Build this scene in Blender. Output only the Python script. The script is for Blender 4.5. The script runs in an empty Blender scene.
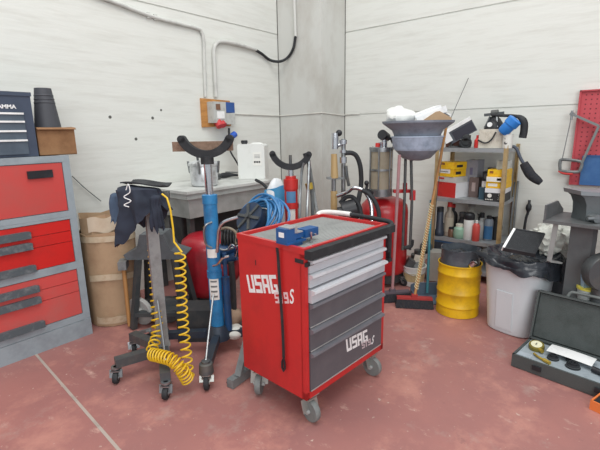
import bpy, bmesh, math, random
from math import pi, sin, cos, radians as R
from mathutils import Vector as V, Matrix, noise
sc = bpy.context.scene
COL = sc.collection
rng = random.Random(7)

# ------------------------------------------------------------------ materials
def lin(c):
    return tuple((x/255/12.92) if x/255 <= .04045 else ((x/255+.055)/1.055)**2.4 for x in c) + (1,)
MATS = {}
def mat(name, c, rough=.5, metal=0., c2=None, scale=6., amt=.5, bump=0., stretch=(1,1,1), bscale=None, trans=0., coat=0., detail=5.):
    """procedural surface: base colour, optional noise-driven second colour (wear, dirt), optional bump"""
    if name in MATS: return MATS[name]
    m = bpy.data.materials.new(name); m.use_nodes = True
    nt = m.node_tree; N = nt.nodes; L = nt.links; b = N['Principled BSDF']
    b.inputs['Base Color'].default_value = lin(c); b.inputs['Roughness'].default_value = rough
    b.inputs['Metallic'].default_value = metal
    if trans: b.inputs['Transmission Weight'].default_value = trans
    if coat: b.inputs['Coat Weight'].default_value = coat
    tc = N.new('ShaderNodeTexCoord'); mp = N.new('ShaderNodeMapping'); mp.inputs['Scale'].default_value = stretch
    L.new(tc.outputs['Object'], mp.inputs['Vector'])
    if c2 is None: c2 = tuple(max(0, x*.86) for x in c); amt = .35
    n = N.new('ShaderNodeTexNoise'); n.inputs['Scale'].default_value = scale; n.inputs['Detail'].default_value = detail; n.inputs['Roughness'].default_value = .65
    L.new(mp.outputs[0], n.inputs['Vector'])
    r = N.new('ShaderNodeValToRGB'); r.color_ramp.elements[0].position = .62-.3*amt; r.color_ramp.elements[1].position = .82-.2*amt
    r.color_ramp.elements[0].color = lin(c); r.color_ramp.elements[1].color = lin(c2)
    L.new(n.outputs['Fac'], r.inputs['Fac']); L.new(r.outputs[0], b.inputs['Base Color'])
    if bump:
        n2 = N.new('ShaderNodeTexNoise'); n2.inputs['Scale'].default_value = bscale or scale*4; n2.inputs['Detail'].default_value = 6
        L.new(mp.outputs[0], n2.inputs['Vector'])
        bp = N.new('ShaderNodeBump'); bp.inputs['Strength'].default_value = bump; bp.inputs['Distance'].default_value = .01
        L.new(n2.outputs['Fac'], bp.inputs['Height']); L.new(bp.outputs[0], b.inputs['Normal'])
    MATS[name] = m; return m

wall_m = mat('wall_concrete', (219,221,215), .8, 0, (209,210,203), 2.2, .5, .16, (1,1,9), 5)
col_m = mat('column_concrete', (200,201,196), .8, 0, (184,182,175), 3, .7, .2, (1,1,.6), 10)
joint_m = mat('joint_dark', (96,96,92), .9)
pvc_m = mat('pvc_grey', (200,201,196), .5)
blackrub = mat('black_rubber', (38,40,43), .75, 0, (62,64,66), 12, .4)
blackpl = mat('black_plastic', (34,36,40), .45, 0, (52,54,58), 9, .4)
red_m = mat('red_enamel', (196,40,40), .35, 0, (170,36,36), 3, .5, coat=.2)
redside = mat('red_enamel_worn', (198,42,42), .4, 0, (172,40,40), 2.5, .6)
drawlight = mat('drawer_grey', (188,191,196), .4, 0, (172,176,182), 4, .4)
drawdark = mat('drawer_charcoal', (88,87,92), .5, 0, (100,98,102), 4, .5)
cabred = mat('cabinet_red', (200,74,70), .45, 0, (186,84,78), 3, .7)
cabred2 = mat('cabinet_red_deep', (206,40,36), .4, 0, (180,44,40), 3, .5)
cabred3 = mat('cabinet_red_faded', (208,80,76), .5, 0, (190,98,92), 2.5, .7)
cabgrey = mat('cabinet_grey', (152,164,170), .45, 0, (132,142,148), 5, .5)
cabgrey2 = mat('handle_grey', (82,92,97), .5, 0, (120,126,128), 20, .4)
white_m = mat('white_paint', (236,237,236), .5)
whitepl = mat('white_plastic', (226,228,224), .35, 0, (212,214,208), 5, .4)
navy_m = mat('toolbox_navy', (66,76,94), .4, 0, (56,66,82), 6, .5)
navy2 = mat('toolbox_slate', (84,96,108), .45, 0, (70,82,94), 6, .5)
card_m = mat('cardboard', (176,148,118), .9, 0, (160,130,102), 5, .5, .2)
card_d = mat('cardboard_dark', (150,112,78), .9, 0, (128,92,62), 9, .6, .2)
card_l = mat('cardboard_pale', (206,190,168), .9, 0, (186,166,142), 6, .5)
tape_m = mat('parcel_tape', (198,182,156), .3, 0, (180,156,126), 14, .6)
wood_m = mat('wood_handle', (176,128,76), .6, 0, (150,104,58), 5, .5, .15, (8,8,.6))
woodold = mat('wood_weathered', (142,116,98), .8, 0, (116,92,76), 6, .6, .3, (1,6,6))
woodpale = mat('wood_pale', (184,158,112), .6, 0, (172,140,92), 5, .5, .15, (8,8,.6))
steel_m = mat('steel', (150,154,156), .35, .8, (112,114,114), 9, .5)
steeld = mat('steel_dark', (88,92,94), .5, .5, (112,110,104), 10, .5)
steelg = mat('steel_grey_paint', (128,132,132), .5, .2, (92,94,94), 8, .6)
chrome = mat('chrome', (214,216,220), .15, 1.)
alu_m = mat('aluminium', (216,219,221), .32, .55, (160,162,162), 12, .5)
tub_m = mat('tub_grey', (174,178,175), .6, 0, (150,154,150), 5, .6, .15)
tubtop = mat('tub_top', (202,204,200), .55, 0, (172,174,170), 5, .6)
blue_m = mat('jack_blue', (48,130,184), .4, 0, (38,92,140), 8, .5)
blued = mat('blue_dark', (30,72,116), .45, 0, (40,56,76), 9, .5)
hoseblue = mat('hose_blue', (58,120,172), .35, 0, (74,140,188), 20, .4)
bluepl = mat('blue_plastic', (40,98,178), .45)
yelhose = mat('hose_yellow', (226,186,38), .35)
drumyel = mat('drum_yellow', (226,182,22), .45, 0, (186,146,30), 6, .55)
yelbox = mat('carton_yellow', (240,196,30), .6, 0, (226,160,30), 18, .5)
tankred = mat('tank_red', (186,32,38), .35, 0, (150,28,34), 4, .5, coat=.2)
jackred = mat('jack_red', (196,44,40), .45, 0, (150,44,40), 9, .5)
basin_m = mat('basin_grey', (138,146,158), .5, 0, (98,106,118), 5, .5)
basinl = mat('basin_bluegrey', (184,200,220), .45, 0, (132,148,166), 6, .5)
fluid_m = mat('sight_glass_amber', (176,166,146), .12, 0, (158,146,124), 5, .5, trans=.25)
bin_m = mat('bin_grey', (212,219,222), .4, 0, (198,206,210), 3, .5)
binbag = mat('black_bag', (40,44,50), .25, 0, (60,64,70), 6, .4)
coat_m = mat('navy_cloth', (44,50,64), .9, 0, (36,42,54), 6, .5, .3)
coatb = mat('blue_cloth', (74,90,112), .85, 0, (62,78,98), 6, .5, .3)
rag_m = mat('white_rag', (218,220,212), .9, 0, (190,192,184), 12, .5, .3)
case_m = mat('case_greygreen', (76,82,81), .5, 0, (68,74,74), 3, .6, .25, bscale=120)
foam_m = mat('foam_grey', (150,160,166), .9, 0, (132,142,148), 20, .4, .2)
paper_m = mat('paper', (232,233,232), .8)
brass_m = mat('brass', (190,164,70), .35, .5, (150,126,60), 20, .4)
orange_m = mat('orange_card', (224,122,62), .6)
pegred = mat('peg_red', (190,76,84), .55, 0, (176,66,74), 4, .5)
post_m = mat('shelf_post_ochre', (190,166,122), .4, .3, (158,132,92), 9, .6)
shelf_m = mat('shelf_grey', (162,166,168), .45, .3, (138,140,140), 8, .5)
pinkm = mat('broom_pink', (176,136,138), .5)
teal_m = mat('teal', (58,128,140), .5)
redpl = mat('red_plastic', (204,48,44), .5)
bristle = mat('bristle_dark', (44,46,52), .95, 0, (64,60,60), 60, .5, .4)
dust_m = mat('dustpan_greyblue', (92,108,124), .5)
greenj = mat('green_jar', (150,186,164), .35)
brownb = mat('amber_bottle', (112,84,66), .3)
dark_m = mat('dark_grime_and_shade', (52,54,56), .8, 0, (70,68,66), 12, .5)
lampgrey = mat('lamp_body', (74,80,88), .5)
beige_m = mat('beige_case', (212,206,192), .6, 0, (176,170,154), 20, .5)
socketred = mat('socket_red', (198,60,64), .5)
socketblue = mat('socket_blue', (44,84,150), .5)
panelgrey = mat('socket_grey', (186,188,184), .5, 0, (160,160,156), 14, .5)
vise_m = mat('vise_blue', (28,84,142), .4, 0, (26,66,112), 10, .5)
visegrey = mat('vise_steel', (112,118,120), .42, .5, (92,96,98), 8, .5)
postgrey = mat('pedestal_grey', (96,99,100), .6, 0, (82,84,86), 5, .5)
brownbox = mat('carton_brown', (108,92,88), .8)
silverbox = mat('carton_silver', (146,148,158), .5)
matgrey = mat('ribbed_mat', (150,152,150), .6, 0, (134,136,134), 8, .5)
wheelrub = mat('caster_rubber', (124,128,126), .6, 0, (104,108,108), 12, .5)

# floor: worn red paint over concrete, with scuffs
def floor_mat():
    m = bpy.data.materials.new('floor_red_worn'); m.use_nodes = True; nt = m.node_tree; N = nt.nodes; L = nt.links; b = N['Principled BSDF']
    tc = N.new('ShaderNodeTexCoord')
    def ns(scale, det, ro=.6, st=(1,1,1), loc=(0,0,0)):
        mp = N.new('ShaderNodeMapping'); mp.inputs['Scale'].default_value = st; mp.inputs['Location'].default_value = loc; L.new(tc.outputs['Object'], mp.inputs[0])
        n = N.new('ShaderNodeTexNoise'); n.inputs['Scale'].default_value = scale; n.inputs['Detail'].default_value = det; n.inputs['Roughness'].default_value = ro; L.new(mp.outputs[0], n.inputs['Vector']); return n.outputs['Fac']
    def ramp(f, p0, p1):
        r = N.new('ShaderNodeMapRange'); r.inputs['From Min'].default_value = p0; r.inputs['From Max'].default_value = p1; L.new(f, r.inputs['Value']); return r.outputs[0]
    def mix(f, a, c):
        x = N.new('ShaderNodeMix'); x.data_type = 'RGBA'; L.new(f, x.inputs['Factor'])
        if isinstance(a, tuple): x.inputs['A'].default_value = a
        else: L.new(a, x.inputs['A'])
        x.inputs['B'].default_value = c; return x.outputs['Result']
    c = mix(ramp(ns(1.3,6), .38,.64), lin((168,114,107)), lin((152,105,101)))
    c = mix(ramp(ns(3.2,8,.7,loc=(3,1,0)), .5,.68), c, lin((186,132,120)))
    c = mix(ramp(ns(2.1,9,.75,loc=(7,4,0)), .56,.74), c, lin((170,150,142)))
    c = mix(ramp(ns(9,8,.7,st=(1,.45,1),loc=(2,9,0)), .6,.72), c, lin((196,160,148)))
    c = mix(ramp(ns(26,5,.6), .66,.74), c, lin((204,186,174)))
    c = mix(ramp(ns(5,8,.7,loc=(5,2,0)), .62,.76), c, lin((128,92,90)))
    L.new(c, b.inputs['Base Color']); 
    rr = N.new('ShaderNodeMapRange'); rr.inputs['To Min'].default_value = .42; rr.inputs['To Max'].default_value = .7; L.new(ns(4,6), rr.inputs['Value']); L.new(rr.outputs[0], b.inputs['Roughness'])
    bp = N.new('ShaderNodeBump'); bp.inputs['Strength'].default_value = .15; bp.inputs['Distance'].default_value = .004; L.new(ns(40,6), bp.inputs['Height']); L.new(bp.outputs[0], b.inputs['Normal'])
    return m

# ------------------------------------------------------------------ mesh builder
class MB:
    def __init__(s): s.bm = bmesh.new()
    def box(s, c, sz, M=None):
        """box centred at c (M optionally rotates/moves it)"""
        c = V(c); h = V(sz)/2; vs = []
        for k in range(8):
            p = V((h.x if k&1 else -h.x, h.y if k&2 else -h.y, h.z if k&4 else -h.z))
            p = (M @ p if M else p) + c
            vs.append(s.bm.verts.new(p))
        for f in ((0,2,3,1),(4,5,7,6),(0,1,5,4),(2,6,7,3),(0,4,6,2),(1,3,7,5)): s.bm.faces.new([vs[i] for i in f])
        return s
    def b(s, x0,x1,y0,y1,z0,z1): return s.box(((x0+x1)/2,(y0+y1)/2,(z0+z1)/2),(abs(x1-x0),abs(y1-y0),abs(z1-z0)))
    def ring(s, c, a, bb, r, seg, r2=None):
        return [s.bm.verts.new(c + a*(r*cos(2*pi*i/seg)) + bb*((r2 or r)*sin(2*pi*i/seg))) for i in range(seg)]
    def skin(s, A, B):
        n = len(A)
        for i in range(n): s.bm.faces.new([A[i],A[(i+1)%n],B[(i+1)%n],B[i]])
    def cyl(s, p0, p1, r0, r1=None, seg=20, cap=True):
        p0, p1 = V(p0), V(p1); r1 = r0 if r1 is None else r1
        d = (p1-p0).normalized(); a = d.orthogonal().normalized(); bb = d.cross(a)
        A = s.ring(p0,a,bb,r0,seg); B = s.ring(p1,a,bb,r1,seg); s.skin(A,B)
        if cap: s.bm.faces.new(A[::-1]); s.bm.faces.new(B)
        return s
    def tube(s, pts, r, seg=10, closed=False, smooth=0):
        pts = [V(p) for p in pts]
        if smooth: pts = spline(pts, smooth)
        n = len(pts); rings = []; prev = None
        for i,p in enumerate(pts):
            if closed: t = pts[(i+1)%n]-pts[i-1]
            else: t = pts[min(i+1,n-1)]-pts[max(i-1,0)]
            t.normalize()
            a = (prev - t*prev.dot(t)) if prev else t.orthogonal()
            if a.length < 1e-6: a = t.orthogonal()
            a.normalize(); prev = a; bb = t.cross(a)
            rad = r(i/(n-1)) if callable(r) else r
            rings.append(s.ring(p,a,bb,rad,seg))
        for i in range(n-1): s.skin(rings[i],rings[i+1])
        if closed: s.skin(rings[-1],rings[0])
        else: s.bm.faces.new(rings[0][::-1]); s.bm.faces.new(rings[-1])
        return s
    def lathe(s, prof, c=(0,0,0), seg=32, M=None, sx=1., sy=1.):
        c = V(c); rings = []
        for r,z in prof:
            rings.append([s.bm.verts.new(c + (M @ V((r*sx*cos(2*pi*i/seg), r*sy*sin(2*pi*i/seg), z)) if M else V((r*sx*cos(2*pi*i/seg), r*sy*sin(2*pi*i/seg), z)))) for i in range(seg)])
        for i in range(len(rings)-1): s.skin(rings[i],rings[i+1])
        s.bm.faces.new(rings[0][::-1]); s.bm.faces.new(rings[-1])
        return s
    def ell(s, c, rad, seg=20, rings=12, M=None):
        prof = [(max(.002,sin(pi*i/rings)), -cos(pi*i/rings)) for i in range(rings+1)]
        c = V(c); rr = []
        for r,z in prof:
            rr.append([s.bm.verts.new(c + ((M or Matrix.Identity(3)) @ V((rad[0]*r*cos(2*pi*i/seg), rad[1]*r*sin(2*pi*i/seg), rad[2]*z)))) for i in range(seg)])
        for i in range(rings): s.skin(rr[i],rr[i+1])
        s.bm.faces.new(rr[0][::-1]); s.bm.faces.new(rr[-1])
        return s
    def prism(s, poly, ext, M=None, c=(0,0,0)):
        """poly: (u,v) outline in the local XZ plane, pushed ext along local Y"""
        c = V(c); f = lambda p: (M @ V(p) if M else V(p)) + c
        A = [s.bm.verts.new(f((u,0,v))) for u,v in poly]; B = [s.bm.verts.new(f((u,ext,v))) for u,v in poly]
        s.skin(A,B); s.bm.faces.new(A[::-1]); s.bm.faces.new(B); return s
    def bar(s, p0, p1, w, h, up=(0,0,1)):
        """rectangular bar from p0 to p1"""
        p0,p1 = V(p0),V(p1); d = (p1-p0); L_ = d.length; d.normalize(); u = V(up)
        if abs(u.dot(d))>.95: u = V((1,0,0))
        sd = u.cross(d).normalized(); u = d.cross(sd)
        M = Matrix((d,sd,u)).transposed()
        return s.box((p0+p1)/2,(L_,w,h),M)
    def grid(s, fn, nu, nv, thick=0.):
        """surface fn(u,v) -> point, given a thickness along its normals"""
        g = [[s.bm.verts.new(V(fn(i/nu,j/nv))) for j in range(nv+1)] for i in range(nu+1)]
        fs = []
        for i in range(nu):
            for j in range(nv): fs.append(s.bm.faces.new([g[i][j],g[i+1][j],g[i+1][j+1],g[i][j+1]]))
        if thick:
            s.bm.normal_update()
            bmesh.ops.solidify(s.bm, geom=fs, thickness=thick)
        return s
    def crumple(s, amp, freq, seed=0.):
        s.bm.normal_update()
        o = V((seed,seed*1.7,seed*.3))
        for v in s.bm.verts:
            v.co += v.normal*amp*noise.noise(v.co*freq+o) + noise.noise_vector(v.co*freq*1.3+o)*amp*.4
        return s
    def build(s, name, m, parent=None, bev=0., world=True, sub=0):
        if bev:
            es = [e for e in s.bm.edges if len(e.link_faces)==2 and e.calc_face_angle(0)>R(35)]
            bmesh.ops.bevel(s.bm, geom=es, offset=bev, segments=2, affect='EDGES', clamp_overlap=True)
        bmesh.ops.recalc_face_normals(s.bm, faces=s.bm.faces)
        me = bpy.data.meshes.new(name); s.bm.to_mesh(me); s.bm.free()
        me.polygons.foreach_set('use_smooth', [True]*len(me.polygons)); me.set_sharp_from_angle(angle=R(38))
        me.materials.append(m)
        o = bpy.data.objects.new(name, me); COL.objects.link(o)
        if parent:
            o.parent = parent; W[o.name] = W[parent.name]
            if world: me.transform(W[o.name].inverted())
        return o
W = {}
def spline(p, n=6):
    out = []; q = [p[0]*2-p[1]] + p + [p[-1]*2-p[-2]]
    for i in range(1,len(q)-2):
        a,b_,c,d = q[i-1],q[i],q[i+1],q[i+2]
        for k in range(n):
            t = k/n
            out.append(.5*((2*b_)+(c-a)*t+(2*a-5*b_+4*c-d)*t*t+(3*b_-a-3*c+d)*t**3))
    out.append(p[-1]); return out
def tag(o, label, cat, group=None, kind=None):
    if label: o['label'] = label
    if cat: o['category'] = cat
    if group: o['group'] = group
    if kind: o['kind'] = kind
    return o
def thing(name, label, cat, loc=(0,0,0), rz=0., group=None):
    o = bpy.data.objects.new(name, None); COL.objects.link(o); o.empty_display_size = .05
    o.location = loc; o.rotation_euler = (0,0,rz); W[o.name] = Matrix.Translation(loc) @ Matrix.Rotation(rz,4,'Z')
    return tag(o, label, cat, group)
def solid(name, mb, m, label, cat, loc=None, group=None, bev=0.):
    o = mb.build(name, m, None, bev)
    if loc is None:
        c = [v.co for v in o.data.vertices]; loc = (sum(v.x for v in c)/len(c), sum(v.y for v in c)/len(c), min(v.z for v in c))
    o.data.transform(Matrix.Translation(-V(loc))); o.location = loc; W[o.name] = Matrix.Translation(loc)
    return tag(o, label, cat, group)
def struct(name, mb, m, bev=0.):
    o = mb.build(name, m, None, bev); o['kind'] = 'structure'; return o
def lettering(name, s, size, m, parent, M, sx=1., shear=0., bold=.0, ext=.0006):
    """a word as real raised letters; M places its left baseline corner, letters run along local X, up local Y"""
    cu = bpy.data.curves.new(name, 'FONT'); cu.body = s; cu.size = size; cu.shear = shear; cu.offset = bold; cu.extrude = ext
    t = bpy.data.objects.new(name+'_curve', cu); COL.objects.link(t)
    dg = bpy.context.evaluated_depsgraph_get(); me = bpy.data.meshes.new_from_object(t.evaluated_get(dg))
    bpy.data.objects.remove(t); bpy.data.curves.remove(cu)
    me.transform(M @ Matrix.Diagonal((sx,1,1,1))); me.materials.clear(); me.materials.append(m); me.name = name
    o = bpy.data.objects.new(name, me); COL.objects.link(o); o.parent = parent; W[o.name] = W[parent.name]; return o
def face_M(o, right, up):
    r = V(right).normalized(); u = V(up).normalized(); n = r.cross(u)
    return Matrix.Translation(o) @ Matrix((r,u,n)).transposed().to_4x4()
GLYPH = {'U':((0,0,.3,1),(.7,0,1,1),(0,0,1,.22)),'S':((0,.8,1,1),(0,.41,1,.6),(0,0,1,.2),(0,.5,.3,.9),(.7,.1,1,.5)),'A':((0,0,.3,1),(.7,0,1,1),(0,.8,1,1),(0,.32,1,.5)),
 'G':((0,0,.3,1),(0,.8,1,1),(0,0,1,.2),(.7,0,1,.5),(.5,.34,1,.5)),'1':((.3,0,.68,1),(.05,.8,.6,1)),'9':((0,.8,1,1),(0,.4,1,.58),(0,.5,.3,.9),(.68,0,1,1),(0,0,1,.2))}
GLYPH['5'] = GLYPH['S']
def block_letters(name, s, o, e, u, n, m, parent, t=.0006):
    """heavy block capitals: o bottom left corner, e whole width, u height, n outward"""
    o,e,u,n = V(o),V(e),V(u),V(n).normalized(); g = MB(); adv = 1/(len(s)*1.13-.13); k = 0
    for i,ch in enumerate(s):
        for a,b,c,d in GLYPH[ch]:
            k += 1; vs = []
            for w in (0,t+k*1e-5):
                vs += [g.bm.verts.new(o+e*((i*1.13+x)*adv)+u*y+n*w) for x,y in ((a,b),(c,b),(c,d),(a,d))]
            for f in ((0,1,2,3),(4,5,6,7),(0,1,5,4),(1,2,6,5),(2,3,7,6),(3,0,4,7)): g.bm.faces.new([vs[q] for q in f])
    return g.build(name, m, parent, world=False)
def copy_tree(o, parent=None):
    c = o.copy(); COL.objects.link(c); c.parent = parent; W[c.name] = W[o.name]
    for ch in list(o.children): copy_tree(ch, c)
    return c
def rotz(a): return Matrix.Rotation(a,3,'Z')
FW = V((.773,.634,0)); RT = V((.634,-.773,0)); UP = V((0,0,1))     # the way the open shop floor runs towards the corner, and across it
AX = Matrix((RT,FW,UP)).transposed()                                # local X across, local Y deeper, local Z up

# ------------------------------------------------------------------ the setting
XR, YL, XC, YC = 4.695, 3.75, 4.20, 3.074
f_ = struct('floor', MB().b(-3.5,5,-4,4.2,-.12,0), floor_mat())
struct('trim_1', MB().bar((.955,3.75,.0004),(.80,1.78,.0004),.016,.002).bar((.80,1.78,.0004),(.40,-3.9,.0004),.016,.002), mat('joint_filler',(176,164,154),.8))
ml = MB()
for z0,z1 in ((0,2.688),(2.702,3.7)): ml.b(-3.5,4.9,YL,YL+.2,z0,z1)
ml.b(-3.5,4.9,YL+.012,YL+.15,2.6,2.8)
struct('wall_left', ml, wall_m, .004)
mr = MB()
for z0,z1 in ((0,1.708),(1.718,2.688),(2.702,3.7)): mr.b(XR,XR+.2,-4,YL,z0,z1)
mr.b(XR+.012,XR+.15,-4,YL,.5,2.8)
struct('wall_right', mr, wall_m, .004)
struct('column', MB().b(XC,XR+.1,YC,YL+.1,0,3.7), col_m, .012)
struct('trim_2', MB().b(XC-.006,XC+.002,YL-.008,YL+.002,0,3.7).b(XR-.008,XR+.002,YC-.006,YC+.002,0,3.7), joint_m)

# conduits and cable on the left wall and the column
con = thing('wall_conduit', 'long grey pipe bending down to the socket board on the white wall', 'pipe', (1.6,YL-.02,2.0))
con.location = (2.9,YL,2.0); W[con.name] = Matrix.Translation(con.location)
MB().tube([(2.998, 3.730, 1.893),(3.012, 3.730, 2.266),(3.021, 3.730, 2.464),(3.000, 3.730, 2.538),(2.933, 3.730, 2.565),(2.465, 3.730, 2.581),(1.995, 3.730, 2.642),(1.368, 3.730, 2.706)], .017, 10, smooth=5).build('pipe', pvc_m, con)
for q in ((3.016, 3.740, 2.118),(2.471, 3.740, 2.584),(2.399, 3.740, 2.588)):
    MB().box(q,(.03,.03,.05)).build('pipe_clip', pvc_m, con, .004)
con = thing('wall_conduit', 'grey pipe rising from the socket board and turning into a black flexible hose', 'pipe', (3.1,YL,2.0))
MB().tube([(3.134, 3.720, 1.899),(3.137, 3.720, 2.229),(3.142, 3.720, 2.360),(3.168, 3.720, 2.434),(3.248, 3.720, 2.480),(3.451, 3.720, 2.487),(3.780, 3.720, 2.466)], .021, 12, smooth=5).build('pipe', pvc_m, con)
MB().tube([(3.747, 3.720, 2.468),(3.878, 3.720, 2.429),(4.016, 3.720, 2.376),(4.068, 3.620, 2.353),(4.175, 3.582, 2.401),(4.175, 3.483, 2.493),(4.175, 3.440, 2.633)], .016, 10, smooth=6).build('flexible_hose', blackrub, con)
MB().cyl((4.178, 3.443, 2.623),(4.178, 3.456, 3.298),.018).build('column_pipe', pvc_m, con)
struct('trim_3', MB().tube([(3.388, 3.742, 1.726),(4.177, 3.742, 1.716),(4.193,3.742,1.717),(4.193,3.067,1.73),(4.667, 3.067, 1.706),(4.687,3.06,1.717),(4.687,2.85,1.715)], .007, 8), mat('cable_white',(206,205,198),.5))

g = MB()
for q in ((1.934, 3.750, 1.671),(2.356, 3.750, 1.668),(2.457, 3.750, 1.745),(2.162, 3.750, 1.474)): g.cyl(q,V(q)-V((0,.003,0)),.014 if q[0]<2.4 else .01,seg=10)
struct('trim_4', g, joint_m)
solid('wall_wire', MB().tube([(1.537, 3.730, 1.184),(1.638, 3.730, 1.062),(1.754, 3.730, 0.941)],.004,6,smooth=4), steelg, 'thin dark wire slanting down the white wall right of the red cabinet', 'wire')

# ------------------------------------------------------------------ socket board
sb = thing('socket_board', 'socket and switch boxes on a wooden board beneath the wall pipes', 'electrical socket', (2.98,YL,1.55))
MB().prism([(0,0),(.40,.015),(.40,.29),(0,.30)], .025, None, (2.915,YL-.026,1.60)).build('backing_board', mat('board_pine',(196,140,78),.7,0,(160,108,58),6,.6,.15,(1,1,6)), sb, .002)
g = MB().b(2.985,3.16,3.62,3.722,1.645,1.865).build('switch_box', panelgrey, sb, .008)
MB().b(3.02,3.075,3.612,3.621,1.78,1.84).build('cover_window', mat('window_brown',(120,86,66),.4), g, .003)
MB().b(3.03,3.13,3.614,3.621,1.69,1.765).build('rating_plate', white_m, g, .002)
MB().cyl((3.06,3.655,1.66),(3.06,3.615,1.605),.042).cyl((3.11,3.655,1.66),(3.11,3.61,1.615),.034).build('red_socket', socketred, sb, .004)
MB().b(3.17,3.295,3.63,3.722,1.755,1.865).build('blue_socket', socketblue, sb, .008)
MB().b(3.17,3.295,3.63,3.722,1.63,1.75).build('lower_socket_box', panelgrey, sb, .008)
sb.location.x += .02; sb.location.z -= .022
pl = thing('power_plug', 'blue plug with a black cable hanging below the socket board', 'plug', (3.266, 3.660, 1.469))
MB().cyl((3.205, 3.660, 1.438),(3.329, 3.660, 1.501),.035).build('plug_body', mat('plug_blue',(46,92,190),.4), pl, .006)
MB().tube([(3.253, 3.670, 1.568),(3.249, 3.670, 1.514),(3.251, 3.660, 1.459)], .012, 8, smooth=4).tube([(3.250, 3.660, 1.448),(3.259, 3.680, 1.325),(3.324, 3.660, 1.198),(3.339, 3.600, 1.096),(3.273, 3.500, 1.049)],.009,8,smooth=5).build('power_cable', blackrub, pl)

# ------------------------------------------------------------------ tall red cabinet on the left
cab = thing('drawer_cabinet', 'tall red and grey workshop cabinet with flap door over six drawers', 'cabinet', (.75,3.45,0))
X0,X1,YF,YB = .18,1.315,3.2,3.74
g = MB().b(X0,X1,YF+.02,YB,0,1.375)
for z0,z1 in ((1.335,1.38),(.945,.985),(.925,.944),(.545,.60),(.135,.185)): g.b(X0,X1,YF,YF+.03,z0,z1)
for x in (X0,X1-.05): g.b(x,x+.05,YF+.001,YF+.031,.02,1.37)
g.build('carcass', cabgrey, cab, .004)
MB().b(X0,X1,YF-.004,YF+.02,0,.132).build('plinth', cabgrey, cab, .003)
def front(name, z0, z1, m): return MB().b(X0+.054,X1-.054,YF+.004,YF+.026,z0,z1).build(name, m, cab, .003)
d = front('flap_door', .99,1.33, cabred)
MB().b(1.035,1.19,YF-.012,YF+.006,1.235,1.287).build('door_handle', blackpl, d, .006)
for z0,z1,m in ((.84,.92,cabred2),(.762,.836,cabred2),(.604,.758,cabred2),(.455,.54,cabred3),(.372,.451,cabred3),(.19,.368,cabred3)):
    d = front('drawer', z0,z1,m)
    k = MB().b(X0+.06,.965,YF-.016,YF+.006,z0-.004,z0+.016)
    k.prism([(0,0),(.0,.045),(.02,.05),(.28,.05),(.30,.045),(.30,0)], .03, None, (.695,YF-.022,z0-.004)).build('drawer_handle', cabgrey2, d, .003)
# things on top of it
tb = thing('tool_chest', 'small navy tool chest with white drawer edges on the red cabinet', 'toolbox', (.75,3.4,1.38))
MB().b(.42,1.135,3.235,3.62,1.382,1.79).build('chest_body', navy_m, tb, .006)
MB().b(.42,1.14,3.228,3.63,1.775,1.80).build('lid', navy_m, tb, .005)
for z in (1.40,1.488,1.548,1.608):
    hh = .083 if z==1.40 else (.048 if z==1.608 else .054)
    d = MB().b(.44,1.075,3.222,3.24,z,z+hh).build('drawer', navy2, tb, .002)
    if z>1.4: MB().b(.44,1.075,3.214,3.224,z-.004,z+.008).build('drawer_edge', white_m, d, .002)
MB().b(.44,1.075,3.214,3.224,z+hh,z+hh+.012).build('drawer_edge', white_m, tb, .002)
lettering('lettering', 'GAMMA', .034, white_m, tb, Matrix.Translation(-V((.75,3.4,1.38))) @ face_M((.912,3.234,1.694),(1,0,0),(0,0,1)), 1.05, 0, .0012)
solid('steel_tube', MB().cyl((.905,3.6,1.382),(.895,3.58,2.02),.03), steelg, 'upright grey tube end standing behind the navy tool chest', 'tube')
bx = thing('cardboard_box', 'low open brown cardboard box beside the navy tool chest', 'box', (1.29,3.4,1.38))
g = MB()
for a in ((1.155,1.405,3.27,3.276),(1.155,1.405,3.524,3.53),(1.155,1.161,3.276,3.524),(1.399,1.405,3.276,3.524)): g.b(*a,1.382,1.565)
g.b(1.155,1.405,3.27,3.53,1.381,1.386)
g.build('carton', card_d, bx, .0015)
MB().box((1.28,3.258,1.566),(.255,.03,.004),Matrix.Rotation(R(25),3,'X')).build('flap', card_d, bx)
MB().box((1.411,3.4,1.572),(.03,.22,.004),Matrix.Rotation(R(12),3,'Y')).build('flap', card_d, bx)
g = MB().lathe([(.108,0),(.054,.46),(.048,.46),(.10,.004)],(1.283,3.405,1.388),32)
for k in range(3): g.lathe([(.067-k*.003,.355+k*.025),(.069-k*.003,.36+k*.025),(.066-k*.003,.365+k*.025)],(1.283,3.405,1.388),32)
solid('rubber_cone', g, mat('cone_grey',(70,72,78),.6), 'tapered dark grey rubber pipe standing upright in the cardboard box', 'pipe')
# ------------------------------------------------------------------ cardboard drum between cabinet and tub
dr = thing('cardboard_barrel', 'tall taped cardboard barrel with torn inner sleeve beside the red cabinet', 'barrel', (1.59,3.34,0))
def octo(r, z0, z1, c=(1.59,3.34), jit=0.): return [((r+jit*sin(5*i))*cos(2*pi*(i+.5)/10)*1.04, (r+jit*sin(5*i))*sin(2*pi*(i+.5)/10)) for i in range(10)]
def tubewall(mb, r0, r1, t, z0, z1, c, n=10, wob=0.):
    o0=[];o1=[];i0=[];i1=[]
    for i in range(n):
        a=2*pi*(i+.5)/n; q=V((cos(a),sin(a),0)); w=wob*sin(3*a+1)
        o0.append(mb.bm.verts.new(V(c)+q*r0+UP*z0)); o1.append(mb.bm.verts.new(V(c)+q*r1+UP*(z1+w)))
        i0.append(mb.bm.verts.new(V(c)+q*(r0-t)+UP*z0)); i1.append(mb.bm.verts.new(V(c)+q*(r1-t)+UP*(z1+w)))
    mb.skin(o0,o1); mb.skin(o1,i1); mb.skin(i1,i0); mb.skin(i0,o0); return mb
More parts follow.
